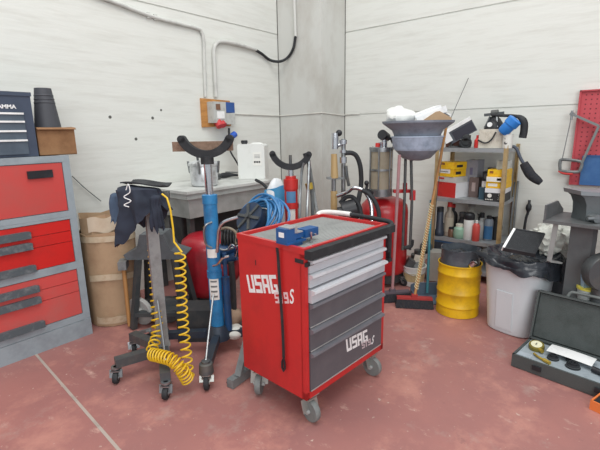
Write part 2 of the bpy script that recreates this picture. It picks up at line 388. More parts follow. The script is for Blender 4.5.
tubewall(MB(), .205,.212,.008,.004,.77,(1.59,3.34,0),10,.012).lathe([(.2,.004),(.2,.012)],(1.59,3.34,0),10).build('barrel_wall', card_m, dr)
tubewall(MB(), .15,.155,.006,.3,.90,(1.545,3.345,0),9,.018).build('inner_sleeve', card_m, dr)
MB().grid(lambda u,v:(1.545+.158*cos(-2.6+1.6*u),3.345+.158*sin(-2.6+1.6*u),.78+.115*v+.01*sin(9*u)),12,3,.004).build('torn_flap', card_l, dr)
for z,h_,a0,a1 in ((.695,.045,-3.3,-.1),(.385,.05,-2.9,-.9)):
    MB().grid(lambda u,v:(1.59+.2125*cos(a0+(a1-a0)*u),3.34+.2125*sin(a0+(a1-a0)*u),z+h_*v+.012*sin(5*u)),30,1,.003).build('tape_band', tape_m, dr)
MB().grid(lambda u,v:(1.59+.2115*cos(-2.8+2.4*u),3.34+.2115*sin(-2.8+2.4*u),.03+(.06+.03*noise.noise(V((u*6,0,1))))*v),30,2,.003).build('scuffed_bottom', mat('card_scuffed',(188,168,142),.9,0,(160,132,104),16,.7), dr)

# ------------------------------------------------------------------ sledge hammer and the machine stand behind the hose post
hp = V((1.542, 3.048, 0.000)); hq = V((1.542, 3.048, 0.000))+V((.02,.03,0))
hm = thing('sledge_hammer', 'sledge hammer with pale wooden handle standing head up by the cardboard barrel', 'hammer', hp)
MB().tube([hp+UP*.02,hq+UP*.50], .016, 10).build('handle', wood_m, hm)
MB().box(hq+UP*.525,(.12,.06,.065),rotz(.9)).build('hammer_head', steelg, hm, .012)

ms = thing('machine_stand', 'dark grey steel machine stand with a sloping hood behind the yellow coil hose', 'machine', (1.80,2.95,0))
g = MB(); mo=V((1.80,2.95,0))
for u,w_,u2,w2 in ((-.20,-.16,-.13,-.10),(.22,-.16,.15,-.10),(-.20,.18,-.13,.10),(.22,.18,.15,.10)): g.bar(mo+RT*u+FW*w_+UP*.005,mo+RT*u2+FW*w2+UP*.56,.045,.04)
g.bar(mo-RT*.19-FW*.15+UP*.12,mo+RT*.21-FW*.15+UP*.12,.04,.03).bar(mo-RT*.19-FW*.15+UP*.12,mo-RT*.19+FW*.17+UP*.12,.04,.03).bar(mo-RT*.19+FW*.17+UP*.12,mo+RT*.21+FW*.17+UP*.12,.04,.03)
g.build('frame', mat('stand_dark',(66,70,72),.6,.2,(84,84,82),9,.5), ms, .004)
MB().prism([(-.22,.0),(.22,.0),(.24,.03),(.13,.07),(.08,.20),(-.10,.20),(-.13,.09),(-.24,.04)],.22,AX,mo-FW*.11+UP*.56).build('hood', mat('hood_grey',(92,98,102),.6,.1,(74,78,80),7,.6), ms, .01)
MB().box(mo+UP*.14,(.36,.28,.015),AX).build('lower_tray', steeld, ms)
dc=V((1.636, 3.013, 0.000))
solid('grinding_disc', MB().lathe([(.02,0),(.115,0),(.122,.008),(.122,.03),(.115,.038),(.05,.038),(.045,.06),(.018,.06)],dc+FW*.02+UP*.125,36,Matrix((RT,UP,-FW)).transposed()@Matrix.Rotation(.15,3,'X')@Matrix.Rotation(-.4,3,'Y')), mat('disc_grey',(168,168,164),.7,0,(140,140,137),9,.5), 'round pale grey disc leaning on the dark machine stand', 'disc')
dc=V((1.853, 2.944, 0.000))
solid('pulley_wheel', MB().lathe([(.02,0),(.10,0),(.105,.01),(.105,.07),(.10,.08),(.04,.08),(.035,.1),(.018,.1)],dc+UP*.108-FW*.03,36,Matrix((RT,UP,-FW)).transposed()@Matrix.Rotation(.3,3,'Y')), steeld, 'dark round pulley wheel behind the hanging yellow coil', 'wheel')
solid('scrap_pipe', MB().tube([(1.396, 2.767, 0.030),(1.504, 2.714, 0.050),(1.674, 2.716, 0.030)],.018,10,smooth=4), steeld, 'bent dark pipe lying before the machine stand', 'pipe')
solid('scrap_bracket', MB().bar((1.500, 2.864, 0.030),(1.509, 2.701, 0.100),.05,.02).bar((1.509, 2.701, 0.100),(1.547, 2.694, 0.030),.05,.02), steelg, 'grey steel bracket lying behind the coil hose post', 'bracket', bev=.004)
solid('paper_sheet', MB().grid(lambda u,v: V((1.734, 2.459, 0.124))+RT*(.14*u)+FW*.16*v+UP*(.015*sin(5*u+3*v)-.03*u),6,6,.002), paper_m, 'white paper sheet lying at the foot of the blue jack', 'paper')
solid('scrap_box', MB().box(V(((1.795, 2.495, 0.090)[0],(1.795, 2.495, 0.090)[1],.125)),(.26,.2,.25),AX), dark_m, 'low dark crate beneath the white paper sheet behind the jack', 'crate', bev=.01)

# ------------------------------------------------------------------ post with the yellow coil hose
st = thing('hose_stand', 'grey steel post on castered legs carrying the yellow coil hose', 'stand', (1.385,2.32,0))
MB().box((1.385,2.32,.62),(.066,.05,1.06),rotz(-.35)).build('post', mat('post_steel',(152,156,156),.5,.2,(118,120,120),8,.6), st, .006)
MB().box((1.42,2.30,1.145),(.16,.07,.05),rotz(-.7)).build('top_bracket', steeld, st, .006)
def caster(parent, c, r, m_w=blackrub, m_f=steel_m, top=.12, w=.03, ang=0.):
    c = V(c); M = rotz(ang); ax = M @ V((0,1,0))
    cs = MB().lathe([(.012,top-.012),(r*.8,top-.012),(r*.8,top),(.012,top)],c,16).cyl(c+UP*(top-.03),c+UP*top,.014)
    off = M @ V((r*.45,0,0)); k = c+off+UP*r
    for s in (-1,1): cs.bar(c+UP*(top-.02)+ax*s*(w*.75), k+ax*s*(w*.75), .006, r*.9, ax)
    cs.box(c+UP*(top-.024),(r*1.5,w*1.8,.008),M)
    f = cs.build('caster_fork', m_f, parent, .002)
    wh = MB().lathe([(r*.35,-w/2),(r*.9,-w/2),(r,-w*.3),(r,w*.3),(r*.9,w/2),(r*.35,w/2)],k,28,Matrix((M@V((1,0,0)),V((0,0,1)),ax)).transposed())
    wh.build('caster_wheel', m_w, parent)
    MB().cyl(k-ax*(w*.62),k+ax*(w*.62),r*.34,seg=14).build('wheel_hub', m_f, parent)
A = V((1.10,2.41,0)); B_ = V((1.20,2.02,0)); Cc = V((1.385,2.32,0))
for q,e in ((A,.14),(B_,.14),(V((1.36,2.66,0)),.14)):
    MB().bar(Cc+UP*.13+(q-Cc)*.05, q+UP*.13, .06, .055).build('leg', steeld, st, .006)
    if e: caster(st, q, .036, top=.105, ang=rng.uniform(-2.6,-1.8))
MB().tube([Cc+V((-.04,-.05,.5)),Cc+V((-.09,-.16,.18)),B_+V((.02,.03,.13))],.008,8,smooth=4).build('stay_rod', steel_m, st)
ch = thing('coil_hose', 'yellow spiral air hose looped down both sides of the grey post', 'hose', (1.4,2.2,0))
def helix(path, turns, r, n=14, r1=None, skew=(1,1)):
    path = spline([V(p) for p in path], 12); L_=[0]
    for i in range(1,len(path)): L_.append(L_[-1]+(path[i]-path[i-1]).length)
    out=[]; N_=int(turns*n)
    for k in range(N_+1):
        s_=L_[-1]*k/N_; i=max(j for j in range(len(L_)) if L_[j]<=s_+1e-9); i=min(i,len(path)-2)
        t=(s_-L_[i])/max(1e-9,L_[i+1]-L_[i]); p=path[i].lerp(path[i+1],t); d=(path[min(i+2,len(path)-1)]-path[max(i-1,0)]).normalized()
        a=d.cross(FW); a.normalize(); b_=d.cross(a); rr=r+(r1-r)*k/N_ if r1 else r
        th=2*pi*k/n; out.append(p+a*rr*cos(th)+b_*rr*sin(th))
    return out
lead = [(1.367, 2.149, 1.176),(1.373, 2.111, 1.155),(1.370, 2.082, 1.088),(1.368, 2.069, 0.984),(1.362, 2.061, 0.904)]
right = helix([(1.381, 2.038, 0.855),(1.374, 2.046, 0.640),(1.365, 2.042, 0.421),(1.349, 2.013, 0.240),(1.329, 1.975, 0.090)], 17, .029)
MB().tube([V(p) for p in lead]+right[2:], .0056, 8).build('hanging_coil', yelhose, ch)
MB().tube(helix([(1.312, 1.964, 0.076),(1.278, 1.974, 0.162),(1.259, 2.029, 0.210),(1.237, 2.119, 0.214),(1.224, 2.197, 0.206)], 16, .036), .0056, 8).build('floor_coil', yelhose, ch)
MB().tube(helix([(1.251, 2.228, 0.211),(1.343, 2.305, 0.285),(1.392, 2.355, 0.599),(1.399, 2.347, 0.832),(1.409, 2.335, 1.088)], 23, .032), .0056, 8).build('rear_coil', yelhose, ch)
# cloth heap on the post
def cloth(c, rx, ry, ztop, zb, ph, nf, seed):
    g = MB(); nu, nv = 72, 16
    def fn(i, j):
        a = 2*pi*i/nu; v = j/nv
        k = (min(1, (v*3.2))**.55)
        fold = 1+.20*v*sin(nf*a+ph+2*v)+.12*v*sin(2.3*nf*a)
        drop = zb(a); r = k*fold
        z = ztop - .02*(v*3.2)**2*.5 if v<.25 else ztop-.01-(v-.25)/.75*(ztop-drop)
        return V((c[0],c[1],0))+RT*(rx*r*cos(a)*(1-.28*v))+FW*(ry*r*sin(a)*(1-.25*v))+UP*(z+.012*noise.noise(V((cos(a)*2,sin(a)*2,v*4+seed))))
    rows=[[g.bm.verts.new(fn(i,j)) for i in range(nu)] for j in range(1,nv+1)]
    for j in range(nv-1): g.skin(rows[j],rows[j+1])
    top=g.bm.verts.new(V((c[0],c[1],ztop)))
    for i in range(nu): g.bm.faces.new([top,rows[0][i],rows[0][(i+1)%nu]])
    return g
hc = thing('work_jacket', 'crumpled navy jacket draped over the top of the coil hose post', 'jacket', (1.33,2.42,.8))
cc = V((1.316, 2.306, 1.134))
def folded(c, rx, ry, zt, hem, seed, amp=.03):
    g=MB(); nu,nv=90,22
    def fn(i,j):
        a=2*pi*i/nu; v=j/nv
        k=min(1,(v/.22))**.6 if v<.22 else 1+.18*(v-.22)
        s1=noise.noise(V((cos(a)*2.2,sin(a)*2.2,v*1.2+seed)))
        fold=1+.28*s1*min(1,v*2.5)+.10*sin(9*a+seed+3*s1)*v
        zb=hem(a)+.05*noise.noise(V((cos(a)*3,sin(a)*3,seed)))
        z=zt-.015*(v/.22)**2 if v<.22 else zt-.015-(v-.22)/.78*(zt-zb)
        p=V((c[0],c[1],0))+RT*(rx*k*fold*cos(a))+FW*(ry*k*fold*sin(a))+UP*z
        return p+noise.noise_vector(p*9+V((seed,0,0)))*amp*.6+noise.noise_vector(p*22)*amp*.25
    rows=[[g.bm.verts.new(fn(i,j)) for i in range(nu)] for j in range(1,nv+1)]
    for j in range(nv-1): g.skin(rows[j],rows[j+1])
    top=g.bm.verts.new(V((c[0],c[1],zt)))
    for i in range(nu): g.bm.faces.new([top,rows[0][i],rows[0][(i+1)%nu]])
    bot=g.bm.verts.new(V((c[0],c[1],zt-.1)))
    for i in range(nu): g.bm.faces.new([bot,rows[-1][(i+1)%nu],rows[-1][i]])
    return g
folded(cc,.125,.10,1.215,lambda a:.99+.10*cos(a)-.03*sin(2*a),1.3).build('jacket', coat_m, hc)
folded(V((1.251, 2.417, 1.133)),.05,.05,1.175,lambda a:1.03,4.2,.02).build('sleeve', coatb, hc)
folded(V((1.340, 2.183, 1.142)),.035,.03,1.17,lambda a:.985,7.7,.02).build('hanging_lapel', coat_m, hc)
MB().tube([(1.191, 2.222, 1.214),(1.198, 2.206, 1.248),(1.199, 2.197, 1.204),(1.176, 2.225, 1.177),(1.197, 2.192, 1.155),(1.171, 2.223, 1.133),(1.185, 2.198, 1.122)], .0028, 6, smooth=6).build('draw_cord', white_m, hc)
solid('rubber_mat', MB().grid(lambda u,v: V((1.386, 2.331, 1.220))+RT*(.24*(u-.5))+FW*(.20*(v-.5))+UP*(.012*sin(4*u+1)+.010*cos(5*v)+.006),14,10,.008), blackrub, 'black rubber sheet lying over the navy jacket behind the post', 'mat')

# ------------------------------------------------------------------ grey parts-washing tub and what stands on and under it
tub = thing('wash_tub', 'long grey plastic parts tub on legs along the white wall', 'tub', (2.8,3.45,0))
x0,x1,y0,y1 = 2.17,3.20,3.03,3.74
g = MB()
def loop(x0,x1,y0,y1,z): return [g.bm.verts.new(p) for p in ((x0,y0,z),(x1,y0,z),(x1,y1,z),(x0,y1,z))]
a = loop(x0+.045,x1-.045,y0+.045,y1-.02,.775); b_ = loop(x0+.012,x1-.012,y0+.012,y1-.01,.985); g.skin(a,b_); g.bm.faces.new(a[::-1]); g.bm.faces.new(b_)
g.build('basin', tub_m, tub, .012)
MB().b(x0-.008,x1+.008,y0-.01,y1,.955,1.003).build('rim', tub_m, tub, .012)
MB().b(x0-.02,x1+.02,y0-.025,y1+.002,1.004,1.028).build('top_board', tubtop, tub, .008)
for x in (x0+.1,x1-.1):
    for y in (y0+.12,y1-.08): MB().b(x-.025,x+.025,y-.025,y+.025,.005,.78).build('leg', steeld, tub)
MB().b(x0+.06,x1-.06,y1-.34,y1-.31,.08,.77).b(x0+.06,x0+.08,y0+.2,y1-.34,.3,.77).build('shade_panel', dark_m, tub)  # added dark panels standing in for the shade beneath the tub
jo = V((3.163, 3.230, 1.030))+FW*.10
jc = thing('jerry_can', 'white plastic jerry can with black cap on the grey tub', 'canister', (jo.x,jo.y,1.03))
JM = AX@Matrix.Rotation(-.12,3,'Z')
P = lambda x,y,z: V((jo.x,jo.y,1.0305))+JM@V((x,y,z))
g = MB().prism([(-.145,0),(.145,0),(.145,.345),(.12,.365),(-.135,.365),(-.145,.35)],.20,JM,P(0,-.1,0))
g.build('can_body', whitepl, jc, .02)
MB().tube([P(.11,0,.35),P(.09,0,.366),P(.0,0,.366),P(-.02,0,.35)],.012,10,smooth=3).build('handle', whitepl, jc)
MB().lathe([(.03,.36),(.03,.375),(.036,.377),(.036,.40),(.03,.404)],P(-.09,0,0)-UP*1.0305+UP*1.0305,24).build('cap', blackpl, jc)
l_ = MB().box(P(.065,-.1012,.21),(.09,.003,.14),JM).build('label_sticker', mat('sticker_white',(232,232,226),.6), jc)
for k in range(3): MB().box(P(.065,-.1035,.225+k*.014),(.06,.002,.004),JM).build('print_line', mat('sticker_print',(120,122,124),.6), l_)
for k in range(3): MB().box(P(.04+k*.024,-.1035,.18),(.018,.002,.018),JM).build('print_block', blackpl, l_)
po = V((2.433, 3.160, 1.030))+FW*.12
sp = thing('spray_pot', 'shiny aluminium pressure pot with clamped lid on the grey tub', 'pot', (po.x,po.y,1.03))
c = (po.x,po.y,1.0295)
MB().lathe([(.11,0),(.125,.012),(.128,.05),(.13,.17),(.125,.185),(.02,.185)],c,32).build('pot_body', alu_m, sp)
MB().lathe([(.135,.186),(.14,.192),(.14,.212),(.12,.225),(.05,.245),(.02,.247)],c,32).build('lid', alu_m, sp)
MB().tube([V(c)+V((-.06,0,.235)),V(c)+V((-.06,0,.30)),V(c)+V((0,0,.33)),V(c)+V((.05,0,.30)),V(c)+V((.05,0,.235))],.011,10,smooth=4).build('lid_handle', steeld, sp)
MB().cyl(V(c)+V((.02,-.05,.23)),V(c)+V((.02,-.05,.31)),.018).cyl(V(c)+V((-.01,-.06,.29)),V(c)+V((.06,-.06,.29)),.011).build('valve', steel_m, sp)
for k in range(4):
    a=k*pi/2+.6; MB().bar(V(c)+V((.135*cos(a),.135*sin(a),.12)),V(c)+V((.148*cos(a),.148*sin(a),.23)),.018,.014).build('clamp', steel_m, sp, .002)
at = thing('air_tool', 'black air tool lying at the front of the grey tub beside the jerry can', 'tool', (3.093, 3.549, 1.030))
MB().tube([(2.990, 3.576, 1.060),(3.094, 3.547, 1.063),(3.170, 3.470, 1.060)],lambda t:.022+.008*sin(5*t),12,smooth=4).build('tool_body', blackpl, at)
MB().cyl((2.990, 3.576, 1.060),(2.906, 3.517, 1.060),.03).build('tool_head', steeld, at)
MB().bar((3.127, 3.616, 1.090),(3.110, 3.418, 1.095),.02,.012).build('trigger', steelg, at, .003)
solid('rubber_hose', MB().tube([(2.762, 2.782, 1.084),(2.730, 2.663, 1.058),(2.696, 2.547, 0.998),(2.649, 2.447, 0.924),(2.621, 2.403, 0.810)],.014,10,smooth=5), blackrub, 'black hose running from the tub edge down behind the blue hose reel', 'hose')
tk = thing('air_tank', 'dark red upright air tank under the grey tub behind the blue jack', 'tank', (2.30,2.98,0))
c=(2.30,2.98,0)
MB().lathe([(.05,.06),(.15,.075),(.21,.12),(.228,.17),(.228,.53),(.21,.59),(.15,.635),(.05,.65)],c,40).build('tank_shell', mat('tank_dark_red',(168,30,44),.4,0,(120,28,36),4,.5,coat=.2), tk)
MB().lathe([(.16,.0),(.165,.0),(.165,.1),(.16,.1)],c,32).build('skirt', dark_m, tk)
MB().cyl((2.30,2.98,.645),(2.30,2.98,.70),.02).build('fitting', brass_m, tk)

# ------------------------------------------------------------------ blue transmission jack
jk = thing('transmission_jack', 'blue hydraulic gearbox jack with chrome ram and black cradle', 'jack', (1.75,2.2,0))
c=V((1.75,2.2,0))
MB().cyl(c+UP*.12,c+UP*1.115,.046,seg=28).build('cylinder_tube', blue_m, jk)
MB().lathe([(.046,0),(.05,.002),(.05,.06),(.03,.064)],c+UP*1.06,28).build('collar', blue_m, jk)
MB().lathe([(.03,0),(.051,.002),(.051,.05),(.03,.05)],c+UP*.55,28).build('collar', blue_m, jk)
MB().cyl(c+UP*1.11,c+UP*1.37,.026,seg=24).build('ram', chrome, jk)
g=MB(); N_=20
def arc(rad, a0, a1, n, cx=0, cz=0): return [(cx+rad*cos(a0+(a1-a0)*i/n), cz+rad*sin(a0+(a1-a0)*i/n)) for i in range(n+1)]
def cradle(name, cen, par, rad, w, dep, m, a0=R(195), a1=R(345)):
    o = arc(rad+w/2,a0,a1,24); i_ = arc(rad-w/2,a1,a0,24)
    g = MB().prism(o+i_, dep, AX, V(cen)-FW*dep/2)
    for a in (a0,a1): g.cyl(V(cen)+RT*(rad*cos(a))+UP*(rad*sin(a))-FW*dep/2, V(cen)+RT*(rad*cos(a))+UP*(rad*sin(a))+FW*dep/2, w/2, seg=16)
    return g.build(name, m, par, .004)
cradle('cradle', c+UP*(1.355+.195), jk, .168, .05, .06, blackrub, R(205), R(335))
MB().cyl(c+UP*1.32,c+UP*1.37,.042).build('cradle_boss', blackrub, jk)
for z0,h_,w_ in ((.70,.06,.05),(.40,.20,.06)):
    g=MB().grid(lambda u,v:c+FW*(-.0487*cos((u-.5)*1.4))+RT*(.0487*sin((u-.5)*1.4)+0)+UP*(z0+h_*v),8,1,.0015)
    l_=g.build('sticker', mat('sticker_white',(232,232,226),.6), jk)
    if h_>.1:
        for k in range(5): MB().grid(lambda u,v:c+FW*(-.0505*cos((u-.5)*.9))+RT*(.0505*sin((u-.5)*.9))+UP*(z0+.02+k*.036+.012*v),6,1,.001).build('sticker_print', steelg, l_)
MB().tube([(1.729, 2.134, 0.744),(1.730, 2.117, 0.829),(1.730, 2.101, 0.899),(1.746, 2.066, 0.953),(1.804, 1.995, 0.984)],.011,10,smooth=5).build('pump_handle', chrome, jk)
MB().tube([(1.723, 2.158, 0.946),(1.684, 2.173, 0.931),(1.674, 2.185, 0.885),(1.679, 2.179, 0.803),(1.709, 2.158, 0.773)],.007,8,smooth=5).build('side_grip', steel_m, jk)
MB().tube([(1.702, 2.151, 0.651),(1.711, 2.109, 0.671),(1.720, 2.066, 0.717),(1.745, 2.035, 0.730)],.008,8,smooth=4).build('release_lever', chrome, jk)
MB().cyl(c+RT*.075+UP*.16,c+RT*.075+UP*.55,.026).cyl(c+RT*.075+UP*.55,c+RT*.075+UP*.72,.014).build('pump_cylinder', blued, jk)
MB().lathe([(.04,.10),(.09,.10),(.09,.15),(.06,.20),(.04,.20)],c,12).build('base_block', mat('jack_base',(44,56,70),.5,.2,(64,66,68),9,.5), jk, .006)
for q in ((1.41,1.91),(2.06,2.46),(1.50,2.50),(2.02,1.90)):
    q=V((*q,0)); MB().bar(c+UP*.135+(q-c)*.2,q+UP*.125,.05,.05).build('leg', mat('jack_base',(44,56,70)), jk, .006)
    caster(jk,q,.047,top=.10,ang=rng.uniform(-2.4,-1.9),m_f=mat('caster_zinc',(176,176,170),.4,.7))
    MB().lathe([(.04,.10),(.045,.10),(.04,.16),(.026,.165),(.026,.178),(.01,.18)],q,20).build('caster_socket', steeld, jk)
MB().tube([V((1.41,1.91,.17)),V((1.5,1.99,.26)),V((1.68,2.14,.46))],.007,8).build('stay_rod', steel_m, jk)
solid('wooden_plank', MB().box(c+UP*1.432+FW*.06+RT*(-.035),(.39,.045,.062),Matrix((RT,FW,UP)).transposed()), woodold, 'weathered wooden plank laid behind the black cradle of the blue jack', 'plank', bev=.003)
lug = MB()
for s in (-.09,.08): lug.bar(c+RT*s*.6+UP*1.37+FW*.03, c+RT*s+UP*1.399+FW*.06,.03,.012)
lug.build('plank_lug', blackrub, jk)
# steel trestle foot between jack and cart
tr = thing('steel_trestle', 'grey square-tube steel trestle foot on the floor between the jack and the red cart', 'trestle', (1.62,1.78,0))
MB().bar((1.485, 1.788, 0.030),(1.692, 1.809, 0.030),.05,.055).build('foot_bar', steelg, tr, .004)
MB().bar((1.510, 1.818, 0.005),(1.720, 1.840, 0.005),.06,.008).build('rubber_sole', blackrub, tr)
MB().bar((1.542, 1.777, 0.060),(1.658, 1.795, 0.280),.045,.02).build('leg', steelg, tr, .003)

# ------------------------------------------------------------------ red roller cart
CX, CY, CT = 1.489, 1.198, -.07
ct = thing('tool_cart', 'red roller tool cart with three light and three charcoal drawers', 'tool cart', (CX,CY,0), CT)
Wd, Dp, Z0, Z1 = .717, .499, .165, .95
def P3(mb, name, m, par=ct, bev=0.): return mb.build(name, m, par, bev, world=False)
g = MB().b(0,Wd,.022,Dp,Z0,Z1)
g.b(0,.024,0,.03,Z0,Z1).b(Wd-.03,Wd,0,.03,Z0,Z1).b(0,Wd,0,.03,Z0,.205).b(0,Wd,0,.03,.925,Z1)
P3(g,'body',redside,bev=.004)
# tray
g = MB().b(-.004,Wd+.004,-.004,.016,.945,.975).b(-.004,Wd+.004,Dp-.016,Dp+.004,.945,.975).b(-.004,.016,.016,Dp-.016,.945,.975).b(Wd-.016,Wd+.004,.016,Dp-.016,.945,.975)
P3(g,'tray_rim',red_m,bev=.003)
g = MB().b(.018,Wd-.018,.018,Dp-.018,.95,.956)
for k in range(22): g.b(.018,Wd-.018,.03+k*.0205,.04+k*.0205,.956,.958)
P3(g,'ribbed_mat',matgrey)
# front bumper with push handle looping round the far end
P3(MB().b(-.004,Wd+.03,-.045,-.004,.925,.968),'front_bumper',blackrub,bev=.008)
P3(MB().tube([(Wd-.05,-.028,.955),(Wd+.02,-.024,.962),(Wd+.05,0,.972),(Wd+.055,.05,.978),(Wd+.05,.20,.985),(Wd+.04,.30,.988)],.014,12,smooth=5),'push_handle',blackrub)
P3(MB().tube([(Wd+.042,.29,.988),(Wd+.03,.40,.988),(Wd+.015,Dp-.03,.986),(Wd-.005,Dp+.01,.978),(Wd-.03,Dp+.012,.965)],.0165,12,smooth=5),'taped_grip',mat('grip_tape_white',(226,226,222),.6,0,(204,200,196),14,.5))
P3(MB().b(Wd-.002,Wd+.035,-.02,.03,.80,.95),'handle_bracket',blackpl,bev=.006)
P3(MB().b(Wd+.03,Wd+.05,-.012,.015,.74,.86).b(Wd+.005,Wd+.045,-.02,-.002,.735,.755),'side_hook',blackpl,bev=.004)
P3(MB().b(.0,.055,-.012,.001,.885,.905).b(-.0035,.0,.005,.06,.898,.918),'black_latch',blackpl,bev=.003)
lip_l = [(0,0),(-.024,-.004),(-.026,-.016),(-.004,-.030),(0,-.030)]
zs = [(.916,.846,0,drawlight),(.842,.772,0,drawlight),(.764,.694,.012,drawlight),(.690,.560,0,drawdark),(.556,.430,0,drawdark),(.426,.208,0,drawdark)]
MY = Matrix(((0,1,0),(1,0,0),(0,0,1)))      # prism outline runs along local Y, swept along local X
dl = None
for zt,zb,o_,m in zs:
    d = P3(MB().b(.027,Wd-.033,-.006-o_,.02,zb,zt-.003),'drawer',m,bev=.002)
    P3(MB().prism([(y-o_-.004,z) for y,z in lip_l],Wd-.062,MY,(.028,0,zt-.001)),'drawer_lip',mat('lip_light',(214,217,221),.35,.2) if m is drawlight else mat('lip_charcoal',(112,112,118),.4),d,bev=.001)
    P3(MB().b(.03,Wd-.036,-.008-o_,.0,zb-.001,zb+.005),'drawer_shadow_gap' if 0 else 'lower_trim',mat('trim_silver',(188,186,184),.35,.4) if m is drawdark else drawlight,d)
    dl = d
MF = lambda x,z,yy: face_M((x,yy,z),(1,0,0),(0,0,1))
block_letters('lettering','USAG',(.332,-.0062,.304),(.207,0,-.014),(-.012,0,.08),(0,-1,0),white_m,dl)
block_letters('lettering','519',(.478,-.0068,.263),(.092,0,-.008),(-.006,0,.042),(0,-1,0),mat('letter_grey',(196,180,184),.5),dl)
lettering('lettering','S',.072,white_m,dl,MF(.572,.252,-.0072),.62,.55,.001)
LX=lambda y,z:(0,y,z)
block_letters('lettering','USAG',(-.0002,.419,.649),LX(-.237,.053),LX(.02,.098),(-1,0,0),white_m,ct)
block_letters('lettering','519',(-.0008,.208,.644),LX(-.10,.026),LX(.01,.058),(-1,0,0),mat('letter_pink',(230,196,198),.5),ct)
th=R(14); lettering('lettering','S',.105,white_m,ct,face_M((-.0008,.105,.672),(0,-cos(th),sin(th)),(0,sin(th),cos(th))),.62,.5,.0012)
P3(MB().b(-.001,.003,.352,.358,.82,.85),'key_slot',blackpl)
for x,y,a in ((.07,.06,-1.75),(.07,Dp-.06,-2.6),(Wd-.07,.06,-1.6),(Wd-.07,Dp-.06,-2.2)):
    r=.062; w=.034; M=rotz(a-CT); cc=V((x,y,0)); off=M@V((.03,0,0)); ax=M@V((0,1,0)); k=cc+off+UP*r
    g=MB().box(cc+UP*.158,(.10,.085,.014),M).cyl(cc+UP*.13,cc+UP*.155,.032)
    g.box(cc+UP*.134,(.085,.062,.01),M)
    for s in (-1,1): g.bar(cc+UP*.132+ax*s*.028+off*.3,k+ax*s*.028,.006,.05,ax)
    P3(g,'caster_fork',mat('caster_zinc',(176,176,170),.4,.7),bev=.002)
    MW=Matrix((M@V((1,0,0)),V((0,0,1)),ax)).transposed()
    P3(MB().lathe([(r*.62,-w/2),(r*.93,-w/2),(r,-w*.28),(r,w*.28),(r*.93,w/2),(r*.62,w/2)],k,32,MW),'caster_wheel',wheelrub)
    P3(MB().lathe([(.008,-w*.3),(r*.60,-w*.36),(r*.66,-w*.4),(r*.66,w*.4),(r*.60,w*.36),(.008,w*.3)],k,28,MW).cyl(k-ax*.034,k+ax*.034,.012),'wheel_hub',mat('hub_grey',(164,166,164),.5))
WC = W[ct.name]
# vise on the cart's near rim
vs = thing('bench_vise', 'small blue bench vise clamped to the left rim of the red cart', 'vise', WC@V((.07,.135,.957)), CT)
q=lambda *a: MB().b(*a)
P3(q(-.085,.05,-.04,.04,.019,.028).b(-.07,.03,-.032,.032,.002,.03),'vise_base',vise_m,vs,.002)
P3(q(-.088,-.022,-.036,.036,.028,.098),'fixed_jaw',vise_m,vs,.007)
P3(q(-.022,.15,-.02,.02,.034,.062).b(.055,.155,-.030,.030,.028,.070),'moving_jaw',vise_m,vs,.005)
P3(q(-.03,-.012,-.038,.038,.070,.104).b(-.07,-.03,-.038,.038,.097,.102),'jaw_plate',mat('jaw_steel',(196,200,204),.3,.7),vs,.002)
P3(q(.0,.045,-.022,.022,.062,.068),'screw_cover',mat('jaw_steel',(196,200,204)),vs,.002)
P3(q(-.0895,-.0878,-.020,.016,.055,.080),'maker_plate',white_m,vs)
P3(MB().cyl((.10,0,.045),(.10,-.06,.045),.004).cyl((.08,-.045,.004),(.08,-.045,.06),.006),'tommy_bar',chrome,vs)
# strap hanging down the red side
sp_ = thing('hanging_strap', 'black strap with a looped end hanging down the side of the red cart', 'strap', WC@V((-.012,.15,.3)))
LP=lambda y,z,x=-.014: WC@V((x,y,z))
pts=[LP(.165,.955,-.02),LP(.165,.90),LP(.160,.75),LP(.150,.58),LP(.146,.42),LP(.147,.36)]
pts=spline(pts,5)
g=MB()
for i in range(len(pts)-1): g.bar(pts[i],pts[i+1]+(pts[i+1]-pts[i])*.05,.016,.005,WC.to_3x3()@V((1,0,0)))
g.build('strap_band', blackrub, sp_)
MB().tube([LP(.147,.36),LP(.158,.335),LP(.16,.30),LP(.149,.282),LP(.139,.30),LP(.14,.335)],.006,8,closed=True).build('strap_loop', blackpl, sp_)

# ------------------------------------------------------------------ behind the cart: hose reel, red jack, bars, bag
hr = thing('hose_reel', 'dark reel on a stand wound with bright blue air hose', 'hose reel', (2.152, 2.265, 0.231))
ctr = V((2.192, 2.247, 0.868)); rax = (FW*-.62+RT*-.55+UP*.55).normalized()
rx = rax.cross(UP).normalized(); ry = rx.cross(rax); MR = Matrix((rx,ry,rax)).transposed()
MB().lathe([(.03,-.06),(.12,-.06),(.12,-.05),(.09,-.045),(.09,.045),(.12,.05),(.12,.06),(.03,.06)],ctr,32,MR).build('drum', mat('reel_navy',(38,56,82),.5,0,(50,58,66),9,.5), hr)
for k in range(6):
    a=k*pi/3; MB().bar(ctr+rax*.065+MR@V((.02*cos(a),.02*sin(a),0)),ctr+rax*.065+MR@V((.115*cos(a),.115*sin(a),0)),.022,.015,rax).build('flange_rib', steeld, hr, .003)
MB().bar(ctr-rax*.07,V((ctr.x,ctr.y,.05))+FW*.1,.05,.03).cyl(ctr+rax*.09,ctr-rax*.09,.02).bar(V((ctr.x,ctr.y,.03))+FW*.1-RT*.15,V((ctr.x,ctr.y,.03))+FW*.1+RT*.15,.3,.03).build('reel_frame', steeld, hr, .004)
